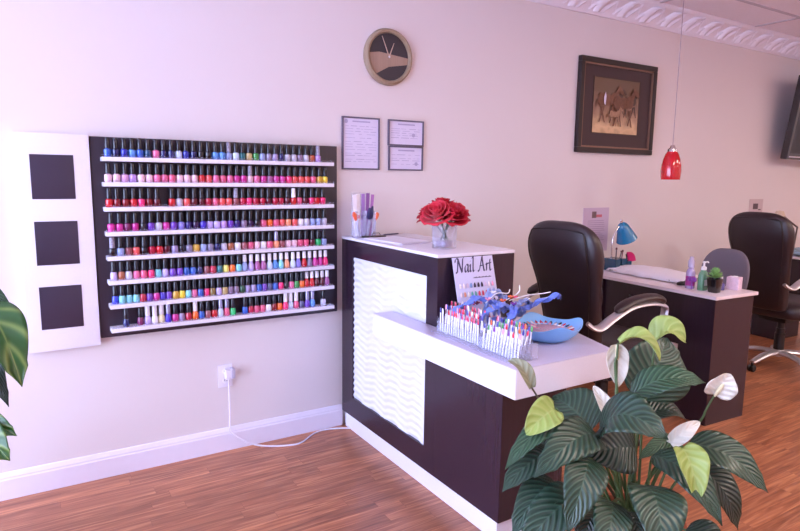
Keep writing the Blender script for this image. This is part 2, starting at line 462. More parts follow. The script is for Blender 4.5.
# ================================================================ nail polish wall rack
rack = thing('nail_polish_rack', 'dark wall rack with eight white shelves full of nail polish bottles', 'display rack', (.848, WALL, 0))
b = bmn(); box(b, .263 - .848, 1.432 - .848, -.030, -.001, .668, 1.556, .002)
obj('back_board', b, M_DARKB, rack)
SHELF_Z = [.710 + .1072 * k for k in range(7, -1, -1)]
for z in SHELF_Z:
    b = bmn()
    box(b, .300 - .848, 1.383 - .848, -.098, -.030, z - .009, z + .009, .0015)
    sh = obj('shelf', b, M_GLOSSW, rack)
    b = bmn(); box(b, .302 - .848, 1.381 - .848, -.0975, -.0955, z + .009, z + .019)
    obj('clear_lip', b, M_CLEAR, sh, smooth=False)

wp = thing('wall_panel', 'tall white wall panel with three black squares left of the polish rack', 'wall panel', (.123, WALL, 0))
b = bmn(); box(b, -.137, .136, -.040, -.001, .640, 1.562, .003); obj('board', b, M_GLOSSW, wp)
for z, zz in ((1.290, 1.474), (1.012, 1.197), (.735, .920)):
    b = bmn(); box(b, -.086, .074, -.0415, -.036, z, zz, .001); obj('dark_square', b, mat('square_dark', (54, 44, 62), .3, var=.05), wp)

# colours of the polish, by a short name
PC = dict(
 bl=('mid blue', (40, 90, 190)), nv=('navy blue', (22, 26, 90)), cb=('cobalt blue', (36, 44, 170)), sk=('sky blue', (90, 150, 225)), tb=('dark teal blue', (24, 66, 110)),
 pk=('pink', (232, 110, 160)), ice=('icy white blue', (205, 220, 245)), bk=('near black', (24, 18, 34)), sb=('silver blue', (150, 165, 215)), te=('teal', (30, 110, 120)),
 gd=('gold', (210, 165, 60)), bg=('beige gold', (190, 165, 110)), gn=('green', (60, 150, 70)), gy=('grey', (140, 130, 160)), lg=('lavender grey', (160, 145, 190)),
 sv=('silver', (200, 195, 215)), mg=('mauve grey', (130, 105, 135)), cu=('copper orange', (180, 85, 50)), li=('lilac', (190, 150, 220)), pp=('pale pink', (240, 200, 215)),
 lp=('lilac pink', (220, 165, 210)), rp=('rose pink', (225, 90, 130)), ma=('magenta', (205, 50, 150)), mv=('mauve', (170, 90, 150)), rd=('red', (205, 25, 40)),
 dr=('dark red', (130, 14, 30)), wn=('wine red', (92, 12, 36)), cr=('crimson', (185, 20, 60)), co=('coral', (235, 90, 90)), or_=('orange', (245, 110, 40)),
 ye=('yellow', (245, 215, 60)), pm=('plum', (120, 30, 90)), vi=('violet', (110, 60, 180)), pw=('periwinkle', (140, 130, 220)), ind=('indigo', (50, 34, 120)),
 dp=('dark purple', (54, 24, 76)), bv=('blue violet', (70, 50, 190)), lv=('lavender', (195, 175, 235)), pe=('peach', (245, 160, 120)), wh=('white', (240, 236, 245)),
 br=('rosy brown', (150, 80, 90)), cy=('pale cyan', (130, 210, 225)), hp=('hot pink', (240, 50, 120)), cm=('cream', (235, 225, 180)), dg=('dark green', (24, 76, 50)),
 kh=('khaki brown', (130, 110, 60)), rb=('royal blue', (40, 60, 200)), py=('pale yellow', (240, 230, 120)), eg=('emerald green', (40, 180, 100)), sl=('slate', (90, 90, 130)),
 cop=('copper brown', (165, 90, 60)))
ROWS = [
 'bl nv cb sk bl tb pk nv nv ice cb nv bk bk sk sk sb* ice te bg gn sb gy lg nv sv sv mg sv cu li*',
 'pp pp lp li pp pp pk pk rp pp pp pp rd co pk rp pk ma ma pp* pk ma mv ma ma hp co co co rp gd ye',
 'rd dr dr rd hp dr wn - rd sv co wn wn cr rp co co br* cr hp cr cr wn cr cr wn rd# rp wn hp rd hp',
 'ma ma pm ma bk vi sv ma vi pw ind dp bv lv lv li vi ind mg dp bk rp or_ rp co pe co wh sv sb sb sv',
 'bk* sb br co bk cr rd wn lg bk gy gd sb gy nv sv cop wh br rp pp wh rp pe~ br pp pp rp rp wn eg sb',
 'lv cop sv pk rp hp cy lv vi vi bl bl nv br cr te py or_ cy sb# lv# mv# mv# ice# sk# cy# pe# ice# pw# rd# gy# ma# ma# hp#',
 'rb cy cy cy cr vi ma bv vi gd ye cy pk bl hp kh lv bg mg mg dg lg lg bl vi sl bl hp bk pk gn or_ rd# rd# wn# wn# mv#',
 'nv - pm lv# wh# cm# bv~ ma lg cr or_# bl br rd ice~ rp~ eg - bl cr rp rp wh dr or_ hp# ice# rp# sl vi~ sk~ - sv']
POS = ['top', 'second', 'third', 'fourth', 'fifth', 'sixth', 'seventh', 'bottom']
def ordi(n):
    return str(n) + ('th' if 10 <= n % 100 <= 20 else {1: 'st', 2: 'nd', 3: 'rd'}.get(n % 10, 'th'))
def bottle_mesh(kind, m):
    b = bmn()
    if kind == 0:      # squat straight shouldered bottle
        lathe(b, [(.0, 0), (.0138, 0), (.0150, .002), (.0158, .028), (.0155, .0315), (.0125, .0335), (.0085, .035), (.008, .039), (0, .039)], seg=14)
    else:              # rounder shoulders
        lathe(b, [(.0, 0), (.0125, 0), (.0148, .004), (.0152, .014), (.0148, .022), (.0135, .030), (.0095, .038), (.0082, .042), (.008, .048), (0, .048)], seg=14)
    me = bpy.data.meshes.new('polish_glass'); b.to_mesh(me); b.free(); me.materials.append(m)
    for p in me.polygons: p.use_smooth = True
    me.set_sharp_from_angle(angle=math.radians(35))
    return me
def cap_mesh(kind, m):
    b = bmn()
    if kind == 2:
        lathe(b, [(.0, .040), (.0108, .040), (.0104, .090), (.0096, .092), (0, .092)], seg=12)
    elif kind == 3:
        lathe(b, [(.0, .046), (.0095, .046), (.0097, .049), (.0088, .077), (.008, .079), (0, .079)], seg=12)
    else:
        lathe(b, [(.0, .036), (.0112, .036), (.0116, .039), (.0102, .079), (.0092, .082), (0, .082)], seg=12)
    me = bpy.data.meshes.new('polish_cap'); b.to_mesh(me); b.free(); me.materials.append(m)
    for p in me.polygons: p.use_smooth = True
    me.set_sharp_from_angle(angle=math.radians(35))
    return me
CHK = mat('bottle_cap_checked', (150, 145, 165), .35, var=.9, scale=120)
BC = {}; CC = {}
for r, row in enumerate(ROWS):
    toks = row.split(); x0, x1 = ROW_SPAN[r]
    n = len(toks); cnt = 0
    kind = 1 if r in (5, 6, 7) else 0
    rt = random.Random(r)
    total = sum(t != '-' for t in toks)
    for i, t in enumerate(toks):
        if t == '-':
            continue
        cnt += 1
        ct = t[-1] if t[-1] in '*#~' else ''
        key = t.rstrip('*#~'); nm, rgb = PC[key]
        if (kind, key) not in BC:
            BC[(kind, key)] = bottle_mesh(kind, mat('polish_' + nm.replace(' ', '_'), rgb, .14, coat=.6, var=.03))
        capm = {'': M_CAPBLK, '*': CHK, '#': M_CAPWHT, '~': M_CAPSIL}[ct]
        ck = (2 if (ct and r == 7) else 3 if (ct == '#' and r > 4) else 1, capm.name)
        if ck not in CC:
            CC[ck] = cap_mesh(*ck[:1], capm)
        o = bpy.data.objects.new('nail_polish_bottle', BC[(kind, key)]); COL.objects.link(o)
        o.location = (x0 + (x1 - x0) * i / (n - 1) + rt.uniform(-.0008, .0008), 2.917 + rt.uniform(-.003, .004), SHELF_Z[r] + .0092)
        o.rotation_euler = (0, 0, rt.uniform(0, 6))
        c = bpy.data.objects.new('bottle_cap', CC[ck]); COL.objects.link(c); c.parent = o
        capn = {'': 'black', '*': 'checked', '#': 'white', '~': 'silver'}[ct]
        if cnt <= total / 2:
            where = ordi(cnt) + ' from left'
        else:
            where = ordi(total - cnt + 1) + ' from right'
        tag(o, f'{nm} nail polish bottle, {capn} cap, {where} on {POS[r]} shelf', 'nail polish', f'nail polish bottles on the {POS[r]} shelf')

# ================================================================ things on the wall
T_WALL = Matrix.Translation((0, 0, 0)) @ Matrix.Rotation(PI / 2, 4, 'X')     # text in the xz plane facing the room
clk = thing('wall_clock', 'round wall clock with wooden rim and black face high on the wall', 'clock', (1.752, WALL, 2.046))
MW = wood_dark('clock_wood', (150, 130, 108), .45)
RW = Matrix.Rotation(PI / 2, 4, 'X')
b = bmn(); lathe(b, [(.126, .0), (.149, .0), (.151, .012), (.146, .028), (.136, .034), (.127, .030), (.124, .020), (.124, .0)], seg=48, M=RW); obj('rim', b, MW, clk)
b = bmn(); lathe(b, [(0, .001), (.127, .001), (.127, .016), (0, .016)], seg=48, M=RW); obj('face', b, mat('clock_black', (44, 36, 50), .4, var=.1), clk)
b = bmn()
pts = [(-.122, .012), (-.06, .022), (.0, .016), (.124, .004), (.120, -.03), (.0, -.052), (-.075, -.092), (-.098, -.072), (-.114, -.035)]
prism(b, pts, 'y', -.0185, -.016); obj('wood_inlay', b, wood_dark('clock_inlay', (160, 134, 118), .5), clk)
for (dx, dz, w, n_) in ((-.045, .105, .0028, 'hour_hand'), (.030, .075, .0035, 'minute_hand')):
    b = bmn(); L_ = math.hypot(dx, dz); nx, nz = -dz / L_ * w, dx / L_ * w
    prism(b, [(nx, nz), (-nx, -nz), (dx * 1 - nx * .4, dz - nz * .4), (dx + nx * .4, dz + nz * .4)], 'y', -.023, -.020)
    obj(n_, b, mat('clock_hand', (190, 165, 150), .4), clk)
b = bmn(); lathe(b, [(0, .016), (.006, .016), (.006, .025), (0, .025)], seg=12, M=RW); obj('centre_pin', b, M_SILVER, clk)

def frame_box(b, x0, x1, z0, z1, w, y0, y1, bev=.002):
    box(b, x0, x1, y0, y1, z1 - w, z1, bev); box(b, x0, x1, y0, y1, z0, z0 + w, bev)
    box(b, x0, x0 + w, y0, y1, z0 + w, z1 - w, bev); box(b, x1 - w, x1, y0, y1, z0 + w, z1 - w, bev)
M_FR = mat('thin_grey_frame', (92, 84, 108), .35, var=.05)
M_PAPER = mat('certificate_paper', (216, 210, 236), .5, var=.03)
M_INK = mat('faint_ink', (172, 165, 202), .6, var=.1)
def certificate(label, x0, x1, z0, z1, y, seal, seed):
    t = thing('framed_certificate', label, 'framed document', ((x0 + x1) / 2, y, (z0 + z1) / 2), 0, 'framed papers between clock and counter')
    w, h = (x1 - x0) / 2, (z1 - z0) / 2
    b = bmn(); frame_box(b, -w, w, -h, h, .008, -.014, -.001, .0015); obj('frame', b, M_FR, t)
    b = bmn(); box(b, -w + .006, w - .006, -.007, -.001, -h + .006, h - .006); obj('paper', b, M_PAPER, t, smooth=False)
    b = bmn(); rr = random.Random(seed); z = h - .028
    def bar(xa, xb, zz, th): box(b, xa, xb, -.0076, -.0069, zz, zz + th)
    bar(-w * .45, w * .5, z, .008); z -= .022
    while z > -h + .03:
        xa = -w + .02; 
        while xa < w - .03:
            L_ = rr.uniform(.015, .06)
            bar(xa, min(xa + L_, w - .02), z, rr.choice((.002, .003, .002))); xa += L_ + rr.uniform(.005, .03)
        z -= rr.choice((.012, .014, .02))
    lathe(b, [(0, .007), (.011, .007), (.011, .0078), (0, .0078)], c=(0, 0, 0), seg=20, M=Matrix.Translation((seal[0], 0, seal[1])) @ RW)
    obj('print', b, M_INK, t, smooth=False)
    return t
certificate('tall framed licence sheet left of the two stacked certificates', 1.473, 1.702, 1.437, 1.717, WALL, (-.09, .115), 1)
certificate('upper framed certificate stacked above another right of the licence', 1.758, 1.994, 1.574, 1.717, WALL, (.05, -.01), 2)
certificate('lower framed certificate directly under another right of the licence', 1.762, 1.992, 1.437, 1.573, WALL, (.07, -.03), 3)

pic = thing('framed_picture', 'dark framed sepia picture of running horses on the wall', 'picture', (3.64, WALL, 1.904))
b = bmn(); frame_box(b, -.402, .402, -.319, .319, .036, -.034, -.001, .006); obj('frame', b, mat('picture_frame_dark', (34, 20, 22), .5, var=.1), pic)
b = bmn(); frame_box(b, -.367, .367, -.284, .284, .012, -.028, -.001, .003); obj('gilt_fillet', b, mat('dull_gilt', (130, 98, 84), .35, metal=.5, var=.1), pic)
b = bmn(); box(b, -.358, .358, -.014, -.001, -.275, .275); obj('mat_board', b, mat('mat_brown', (62, 42, 46), .6), pic, smooth=False)
b = bmn(); frame_box(b, -.255, .235, -.185, .20, .006, -.018, -.010, .001); obj('inner_fillet', b, mat('inner_fillet', (60, 34, 24), .4), pic)
PR = bpy.data.materials.new('sepia_print'); PR.use_nodes = True
nt = PR.node_tree; N = nt.nodes; L = nt.links; tc = N.new('ShaderNodeTexCoord'); sp = N.new('ShaderNodeSeparateXYZ'); L.new(tc.outputs['Object'], sp.inputs[0])
mr = N.new('ShaderNodeMapRange'); mr.inputs['From Min'].default_value = -.19; mr.inputs['From Max'].default_value = .2; L.new(sp.outputs['Z'], mr.inputs['Value'])
no = N.new('ShaderNodeTexNoise'); no.inputs['Scale'].default_value = 16; no.inputs['Detail'].default_value = 6; L.new(tc.outputs['Object'], no.inputs['Vector'])
ma_ = N.new('ShaderNodeMath'); ma_.operation = 'MULTIPLY_ADD'; ma_.inputs[1].default_value = .45; L.new(no.outputs['Fac'], ma_.inputs[0]); L.new(mr.outputs[0], ma_.inputs[2])
cr = N.new('ShaderNodeValToRGB'); e = cr.color_ramp.elements
e[0].position = .15; e[0].color = lin((168, 134, 100)); e[1].position = 1.2 if False else 1.0; e[1].color = lin((96, 66, 48))
for p_, c_ in ((.32, (214, 178, 136)), (.5, (170, 134, 104)), (.68, (136, 98, 80))):
    k = e.new(p_); k.color = lin(c_)
L.new(ma_.outputs[0], cr.inputs[0]); L.new(cr.outputs[0], N['Principled BSDF'].inputs['Base Color']); setin(N['Principled BSDF'], 'Roughness', .35)
b = bmn(); box(b, -.250, .230, -.016, -.012, -.180, .195); pr_ = obj('print', b, PR, pic, smooth=False)
def horse(b, cx, cz, s_, y, leg):
    lay = [0]
    def poly(pts):
        lay[0] += 1; yy = y - .00025 * lay[0]
        prism(b, [(cx + u * s_, cz + v * s_) for u, v in pts], 'y', yy - .0003, yy)
    def ell(x, z, a, h, rot=0):
        poly([(x + a * math.cos(q) * math.cos(rot) - h * math.sin(q) * math.sin(rot), z + a * math.cos(q) * math.sin(rot) + h * math.sin(q) * math.cos(rot)) for q in [i * PI / 9 for i in range(18)]])
    for x, z, kx in ((-.055, -.02, leg), (.055, -.02, -leg), (-.04, -.02, -leg), (.07, -.015, leg)):
        poly([(x - .011, z), (x + .011, z), (x + kx * .5 + .006, z - .05), (x + kx * .5 - .006, z - .05)])
        poly([(x + kx * .5 - .005, z - .046), (x + kx * .5 + .005, z - .046), (x + kx * 1.3 + .004, z - .095), (x + kx * 1.3 - .005, z - .095)])
    poly([(-.085, .035), (-.078, .045), (-.105, .0), (-.112, -.03), (-.098, -.02)][::-1])
    ell(0, .02, .075, .034, .06); ell(-.055, .022, .036, .04); ell(.055, .03, .034, .038)
    poly([(.045, .04), (.078, .03), (.108, .088), (.088, .105)]); ell(.112, .083, .030, .014, -.75)
    poly([(.088, .104), (.094, .118), (.100, .100)][::-1])
for k, (cx_, cz_, s_, col_, ys, lg_) in enumerate(((-.02, .045, .8, (84, 58, 46), -.0162, .03), (.125, .03, .8, (70, 48, 40), -.0164, .02), (-.105, .025, 1.15, (116, 76, 58), -.0200, .025), (.055, .01, 1.2, (104, 64, 44), -.0240, -.02), (-.04, -.06, .6, (160, 122, 96), -.0280, .02))):
    b = bmn(); horse(b, cx_, cz_, s_, ys, lg_)
    obj('horse_figure', b, mat('horse_%d' % k, col_, .5, var=.4, scale=45), pr_, smooth=False)
b = bmn(); prism(b, [(-.16, .06), (-.145, .10), (-.135, .07), (-.14, .01), (-.155, .02)], 'y', -.0296, -.0292); obj('white_blaze', b, M_PAPER, pr_, smooth=False)

sg = thing('paper_notice', 'laminated paper notice taped to wall between chair and blue lamp', 'notice', (3.503, WALL, 1.045))
b = bmn(); box(b, -.134, .134, -.003, .0, -.16, .155); obj('sheet', b, mat('notice_paper', (196, 176, 200), .4, var=.03), sg, smooth=False)
b = bmn(); rr = random.Random(5); z = .06
while z > -.14:
    w_ = rr.uniform(.05, .1); box(b, -w_, w_, -.0036, -.0029, z, z + .003); z -= .014
obj('text_lines', b, mat('notice_ink', (150, 128, 158), .6), sg, smooth=False)
b = bmn(); box(b, -.045, .0, -.0037, -.0029, .082, .128); obj('dark_logo', b, mat('logo_dark', (104, 80, 84), .5, var=.6, scale=90), sg, smooth=False)
b = bmn(); box(b, .0, .06, -.0037, -.0029, .086, .106); obj('pink_logo', b, mat('logo_pink', (190, 96, 110), .5, var=.2), sg, smooth=False)

cardm = thing('wall_card', 'small white card with dark print on the wall above second chair', 'card', (5.60, WALL, 1.185))
b = bmn(); box(b, -.11, .11, -.003, -.0005, -.06, .06); obj('card_sheet', b, mat('card_white', (200, 180, 184), .5), cardm, smooth=False)
b = bmn(); box(b, -.05, .03, -.0037, -.0029, -.03, .02); box(b, .04, .08, -.0037, -.0029, -.04, -.03); obj('card_print', b, mat('card_ink', (78, 56, 62), .5, var=.5, scale=70), cardm, smooth=False)

out = thing('wall_outlet', 'white wall outlet above the baseboard with a cord plugged in', 'outlet', (.818, WALL, .395))
b = bmn(); box(b, -.036, .036, -.006, -.0005, -.058, .058, .002); obj('cover_plate', b, M_TRIM, out)
for dz in (.024, -.024):
    b = bmn(); lathe(b, [(0, .005), (.016, .005), (.016, .0075), (.014, .0085), (0, .0085)], seg=20, M=Matrix.Translation((0, 0, dz)) @ RW)
    rc = obj('socket', b, M_WHITE, out)
    b = bmn()
    for dx in (-.006, .006): box(b, dx - .001, dx + .001, -.0090, -.0083, dz - .003, dz + .006)
    obj('slot', b, M_BLACKP, rc, smooth=False)
cord = thing('power_cord', 'white power cord hanging from outlet and trailing along the baseboard', 'cord', (.825, WALL - .01, 0))
b = bmn(); box(b, -.014, .014, -.038, -.0005, .385, .435, .005); obj('plug', b, M_TRIM, cord)
b = bmn(); box(b, .012, .030, -.045, -.006, .39, .44, .004); obj('adapter', b, mat('adapter_grey', (190, 184, 205), .4), cord)
pts = curve_pts([(0, -.028, .388), (0, -.03, .33), (.002, -.026, .22), (.0, -.024, .13), (.015, -.03, .09), (.10, -.05, .03), (.19, -.075, .005), (.30, -.12, .005), (.36, -.11, .005), (.45, -.045, .005), (.52, -.03, .006), (.60, -.05, .005), (.655, -.08, .005)], 60)
b = bmn(); tube(b, pts, .0042, 8); obj('cable', b, M_TRIM, cord)

tv = thing('wall_television', 'black flat television tilted on a wall bracket at the right edge', 'television', (6.30, 2.80, 1.95))
Rt = Matrix.Rotation(math.radians(7), 4, 'X')
b = bmn(); box(b, -.60, .60, -.03, .03, -.355, .355, .014, M=Rt); obj('casing', b, mat('gloss_black', (16, 16, 26), .12, coat=.8, var=.02), tv)
b = bmn(); box(b, -.56, .56, -.0315, -.029, -.30, .325, M=Rt); obj('screen', b, mat('tv_screen', (12, 12, 16), .08), tv, smooth=False)
b = bmn(); box(b, -.57, .57, -.0335, -.029, -.335, -.325, M=Rt); obj('silver_strip', b, M_SILVER, tv, smooth=False)
b = bmn(); box(b, -.15, .15, .02, .184, -.1, .1, .004); obj('bracket', b, M_BLACKP, tv)

pend = thing('pendant_light', 'red glass pendant lamp hanging on a thin cord', 'pendant lamp', (3.60, 2.48, 1.405))
b = bmn()
pf = [(.026, .185), (.040, .165), (.052, .13), (.060, .09), (.063, .055), (.061, .02), (.058, .0), (.055, .0), (.058, .02), (.060, .055), (.057, .09), (.049, .13), (.037, .163), (.022, .183)]
lathe(b, pf, seg=32)
obj('glass_shade', b, mat('red_glass', (190, 14, 30), .12, coat=.7, var=.22, scale=16, emit=(200, 20, 30), es=.06), pend)
b = bmn(); lathe(b, [(0, .22), (.012, .22), (.016, .205), (.028, .195), (.030, .180), (0, .180)], seg=20); obj('chrome_cap', b, M_CHROME, pend)
b = bmn(); tube(b, [(0, 0, .21), (0, 0, 1.234)], .0022, 8); obj('hanging_cord', b, mat('cord_grey', (150, 130, 145), .4), pend)
b = bmn(); lathe(b, [(0, .02), (.018, .02), (.022, .04), (.018, .06), (0, .075)], seg=16); obj('bulb', b, mat('bulb', (255, 235, 230), .4, emit=(255, 225, 215), es=1.5), pend)
b = bmn(); lathe(b, [(0, 1.215), (.05, 1.215), (.055, 1.234), (0, 1.234)], seg=24); obj('ceiling_canopy', b, M_CHROME, pend)

# ================================================================ reception counter
rc = thing('reception_counter', 'two level dark reception counter with white tops and a wavy white panel', 'reception counter', (1.66, 2.3, 0))
rc_o = Vector((1.66, 2.3, 0))
def rb(b, *a, **k):
    a = list(a); a[0] -= rc_o.x; a[1] -= rc_o.x; a[2] -= rc_o.y; a[3] -= rc_o.y
    return box(b, *a, **k)
b = bmn()
rb(b, 1.490, 1.889, 2.06, 2.962, .095, 1.066, bev=.002)
rb(b, 1.465, 1.4905, 2.06, 2.142, .095, 1.066); rb(b, 1.465, 1.4905, 2.838, 2.962, .095, 1.066)
rb(b, 1.465, 1.4905, 2.142, 2.838, .095, .204); rb(b, 1.465, 1.4905, 2.142, 2.838, .979, 1.066)
obj('tall_cabinet', b, M_DARKW, rc, smooth=False)
b = bmn(); rb(b, 1.463, 1.89, 2.058, 2.964, 1.066, 1.080, bev=.002); obj('tall_top', b, M_GLOSSW, rc)
b = bmn()
NY, NZ = 60, 190; rows = []
for j in range(NZ + 1):
    z = .204 + (.979 - .204) * j / NZ; row = []
    for i in range(NY + 1):
        y = 2.142 + (2.838 - 2.142) * i / NY
        h = math.sin(z * 2 * PI / .034 + 1.9 * math.sin(y * 2 * PI / .19) + .6 * math.sin(y * 2 * PI / .07 + z * 9))
        row.append(b.verts.new((1.475 - .0030 * h - rc_o.x, y - rc_o.y, z)))
    rows.append(row)
for r0, r1 in zip(rows, rows[1:]):
    for i in range(NY):
        b.faces.new((r0[i], r0[i + 1], r1[i + 1], r1[i]))
obj('wave_panel', b, mat('wave_white', (226, 226, 240), .3, var=.01), rc, ang=80)
b = bmn(); rb(b, 1.465, 1.80, 1.63, 2.0595, .095, .666, bev=.002); obj('low_cabinet', b, M_DARKW, rc, smooth=False)
b = bmn(); rb(b, 1.483, 1.87, 1.655, 2.955, 0, .0955); obj('plinth', b, M_GLOSSW, rc, smooth=False)
b = bmn()
poly = [(1.357, 1.449), (1.846, 1.449), (1.925, 1.70), (1.985, 2.058), (1.462, 2.058), (1.462, 2.42), (1.357, 2.42)]
prism(b, [(u - rc_o.x, v - rc_o.y) for u, v in poly], 'z', .666, .770)
bmesh.ops.recalc_face_normals(b, faces=b.faces)
bmesh.ops.bevel(b, geom=list(b.edges), offset=.002, segments=2, affect='EDGES')
slab = obj('worktop', b, M_GLOSSW, rc, ang=30)
b = bmn(); prism(b, [(u - rc_o.x, v - rc_o.y) for u, v in [(1.359, 1.451), (1.844, 1.451), (1.923, 1.70), (1.983, 2.057), (1.461, 2.057), (1.461, 2.418), (1.359, 2.418)]], 'z', .769, .7715)
obj('speckled_surface', b, M_TOPW, slab, smooth=False)
ZS = .7715

# ---- things on the tall counter
ZT = 1.0800
vase = thing('glass_vase', 'square clear glass vase holding the red roses', 'vase', (1.628, 2.245, ZT))
b = bmn()
def sqr(h, z, n=32, e=7.0): return [(u, v, z) for u, v in sup(n, h, h, e)]
loft(b, [sqr(.040, .0), sqr(.043, .003), sqr(.046, .108)], closed=False)
loft(b, [sqr(.046, .108), sqr(.043, .108), sqr(.040, .010), sqr(.001, .010)], closed=False)
f_ = [v for v in b.verts]
bmesh.ops.remove_doubles(b, verts=b.verts, dist=.00005)
obj('glass_body', b, M_GLASS, vase)
b = bmn(); lathe(b, [(0, .011), (.036, .011), (.037, .035), (0, .035)], seg=24, M=None); obj('glass_pebbles', b, mat('pebbles', (150, 130, 150), .2, var=.6, scale=90, bump=.8, bscale=90), vase)
vase.rotation_euler = (0, 0, .3)
def rose_head(b, R, seed):
    rr = random.Random(seed)
    for layer, (n, r0, r1, h0, h1, curl) in enumerate(((3, .10, .22, -.05, .62, 0), (4, .20, .42, -.15, .66, .05), (5, .30, .66, -.25, .60, .12), (6, .36, .92, -.38, .42, .22), (7, .34, 1.08, -.5, .12, .3))):
        for k in range(n):
            a0 = 2 * PI * (k + .5 * (layer % 2)) / n + rr.uniform(-.2, .2); span = 1.15 * PI / n * 1.35
            j1, j2 = rr.uniform(.92, 1.1), rr.uniform(-.05, .05)
            G = []
            for i in range(9):
                v = i / 8; row = []
                for q in range(-4, 5):
                    u = q / 4
                    wid = span * (math.sin(PI * (.16 + .52 * v))) * (1 if v < .99 else .86) 
                    ang = a0 + u * wid
                    edge = (abs(u) ** 3) * v
                    rad = R * (r0 + (r1 - r0) * (math.sin(v * PI / 2) ** 1.2)) * j1 + R * curl * .5 * (v ** 5) - R * .02 * edge
                    z = R * (h0 + (h1 - h0 + j2) * (v ** .9) - .12 * edge - curl * .6 * v ** 6 + .03 * math.sin(u * 4 + k * 2) * v)
                    row.append(b.verts.new((rad * math.cos(ang), rad * math.sin(ang), z)))
                G.append(row)
            for A, B in zip(G, G[1:]):
                for q in range(8):
                    b.faces.new((A[q], A[q + 1], B[q + 1], B[q]))
RM = [mat('red_petal_deep', (182, 16, 44), .55, var=.2, scale=20), M_RED]
for k, (x, y, z, R, tx, ty, w_) in enumerate(((1.557, 2.215, 1.243, .064, -.55, -.35, 'large red rose at the left of the glass vase'), (1.625, 2.275, 1.272, .058, -.1, .1, 'topmost red rose at the back of the glass vase'),
        (1.702, 2.235, 1.246, .060, .5, -.2, 'red rose leaning right out of the glass vase'), (1.632, 2.185, 1.240, .062, 0, -.6, 'front middle red rose over the vase rim'), (1.700, 2.305, 1.238, .050, .5, .4, 'small red rose at the back right of the bouquet'), (1.553, 2.30, 1.238, .050, -.5, .4, 'small red rose at the back left of the bouquet'))):
    x = 1.628 + (x - 1.628) * .86; y = 2.245 + (y - 2.245) * .86
    t = thing('red_rose', w_, 'rose', (x, y, z), 0, 'red roses in the glass vase')
    b = bmn(); rose_head(b, R, k)
    bmesh.ops.transform(b, matrix=Matrix.Rotation(ty * -1, 4, 'X') @ Matrix.Rotation(tx, 4, 'Y'), verts=b.verts)
    obj('petals', b, RM[(k + 1) % 2], t, recalc=False, solid=.0008)
    ex = Vector((1.628 + .018 * math.cos(k * 1.05), 2.245 + .018 * math.sin(k * 1.05), ZT + .04)) - Vector((x, y, z))
    dn = Vector((-.2 * math.sin(tx) * R, 0, -.4 * R))
    b = bmn(); tube(b, curve_pts([dn * .6, dn + (ex - dn) * .35 + Vector((0, 0, .01)), ex], 10), .0035, 8); obj('stem', b, mat('rose_stem', (88, 104, 92), .5), t)

cb = thing('clipboard', 'clipboard with white paper lying on the tall counter top', 'clipboard', (1.60, 2.62, ZT))
Mz = Matrix.Rotation(math.radians(8), 4, 'Z')
b = bmn(); box(b, -.105, .105, -.17, .17, .0, .004, .001, M=Mz); obj('board', b, mat('clip_board', (206, 200, 220), .4), cb)
b = bmn(); box(b, -.10, .10, -.165, .14, .004, .008, M=Mz); obj('paper_stack', b, mat('paper_white', (232, 230, 240), .6), cb, smooth=False)
b = bmn(); box(b, -.04, .04, .13, .165, .004, .014, .003, M=Mz); tube(b, [Mz @ Vector(p) for p in ((-.03, .165, .012), (-.02, .168, .026), (.02, .168, .026), (.03, .165, .012))], .002, 6); obj('metal_clip', b, M_BLACKP, cb)
b = bmn(); box(b, -.085, -.055, .150, .180, .004, .016, .003, M=Mz); obj('corner_clip', b, M_BLACKP, cb)
pn = thing('ballpoint_pen', 'dark ballpoint pen lying behind the clipboard', 'pen', (1.74, 2.88, ZT + .005))
b = bmn(); tube(b, [(-.06, 0, 0), (.05, .03, 0)], .004, 8); obj('barrel', b, mat('pen_dark', (50, 40, 80), .3), pn)
b = bmn(); tube(b, [(.05, .03, 0), (.062, .033, 0)], [.003, .0008], 8); obj('tip', b, M_SILVER, pn)

hold = thing('brochure_holder', 'clear acrylic holder full of files and brushes at the wall', 'holder', (1.537, 2.85, ZT))
b = bmn()
box(b, -.055, .055, -.035, .035, 0, .004); box(b, -.055, .055, -.035, -.033, .0, .10); box(b, -.055, .055, .033, .035, 0, .235); box(b, -.055, -.053, -.035, .035, 0, .14); box(b, .053, .055, -.035, .035, 0, .14); box(b, -.001, .001, -.033, .033, .004, .14)
obj('acrylic_box', b, M_CLEAR, hold, smooth=False)
spec = [('nail_file', 'white nail file standing at the left in the acrylic holder', -.042, .0, (236, 230, 238), .22, .011, -.06, 0), ('nail_file', 'tall white nail file behind the orange brush', -.026, .018, (240, 236, 240), .225, .012, .0, 0),
        ('nail_file', 'lilac nail file in the middle of the acrylic holder', .006, .018, (160, 120, 190), .225, .010, .0, 1), ('nail_file', 'purple nail file with pink stripe right of the lilac file', .026, .018, (136, 84, 150), .228, .010, .04, 1),
        ('nail_file', 'pink and purple nail file at the right of holder', .043, .012, (172, 110, 176), .222, .009, .08, 1)]
for nm, lb, dx, dy, c_, h_, w_, tl, kk in spec:
    o_ = thing(nm, lb, 'nail file', (1.537 + dx, 2.85 + dy, ZT + .0045), 0, 'nail files in the acrylic holder')
    Mt = Matrix.Rotation(tl, 4, 'Y')
    b = bmn(); box(b, -w_, w_, -.0015, .0015, 0.002, h_, .001, M=Mt); obj('abrasive_board', b, mat('file_%s' % lb[:12].replace(' ', '_'), c_, .7, var=.1, scale=80), o_)
    b = bmn(); box(b, -w_ * 1.02, w_ * 1.02, -.0019, .0019, h_ * .42, h_ * .5, M=Mt); obj('stripe', b, mat('file_stripe_%d' % kk, ((230, 140, 160), (90, 60, 130))[kk], .6), o_, smooth=False)
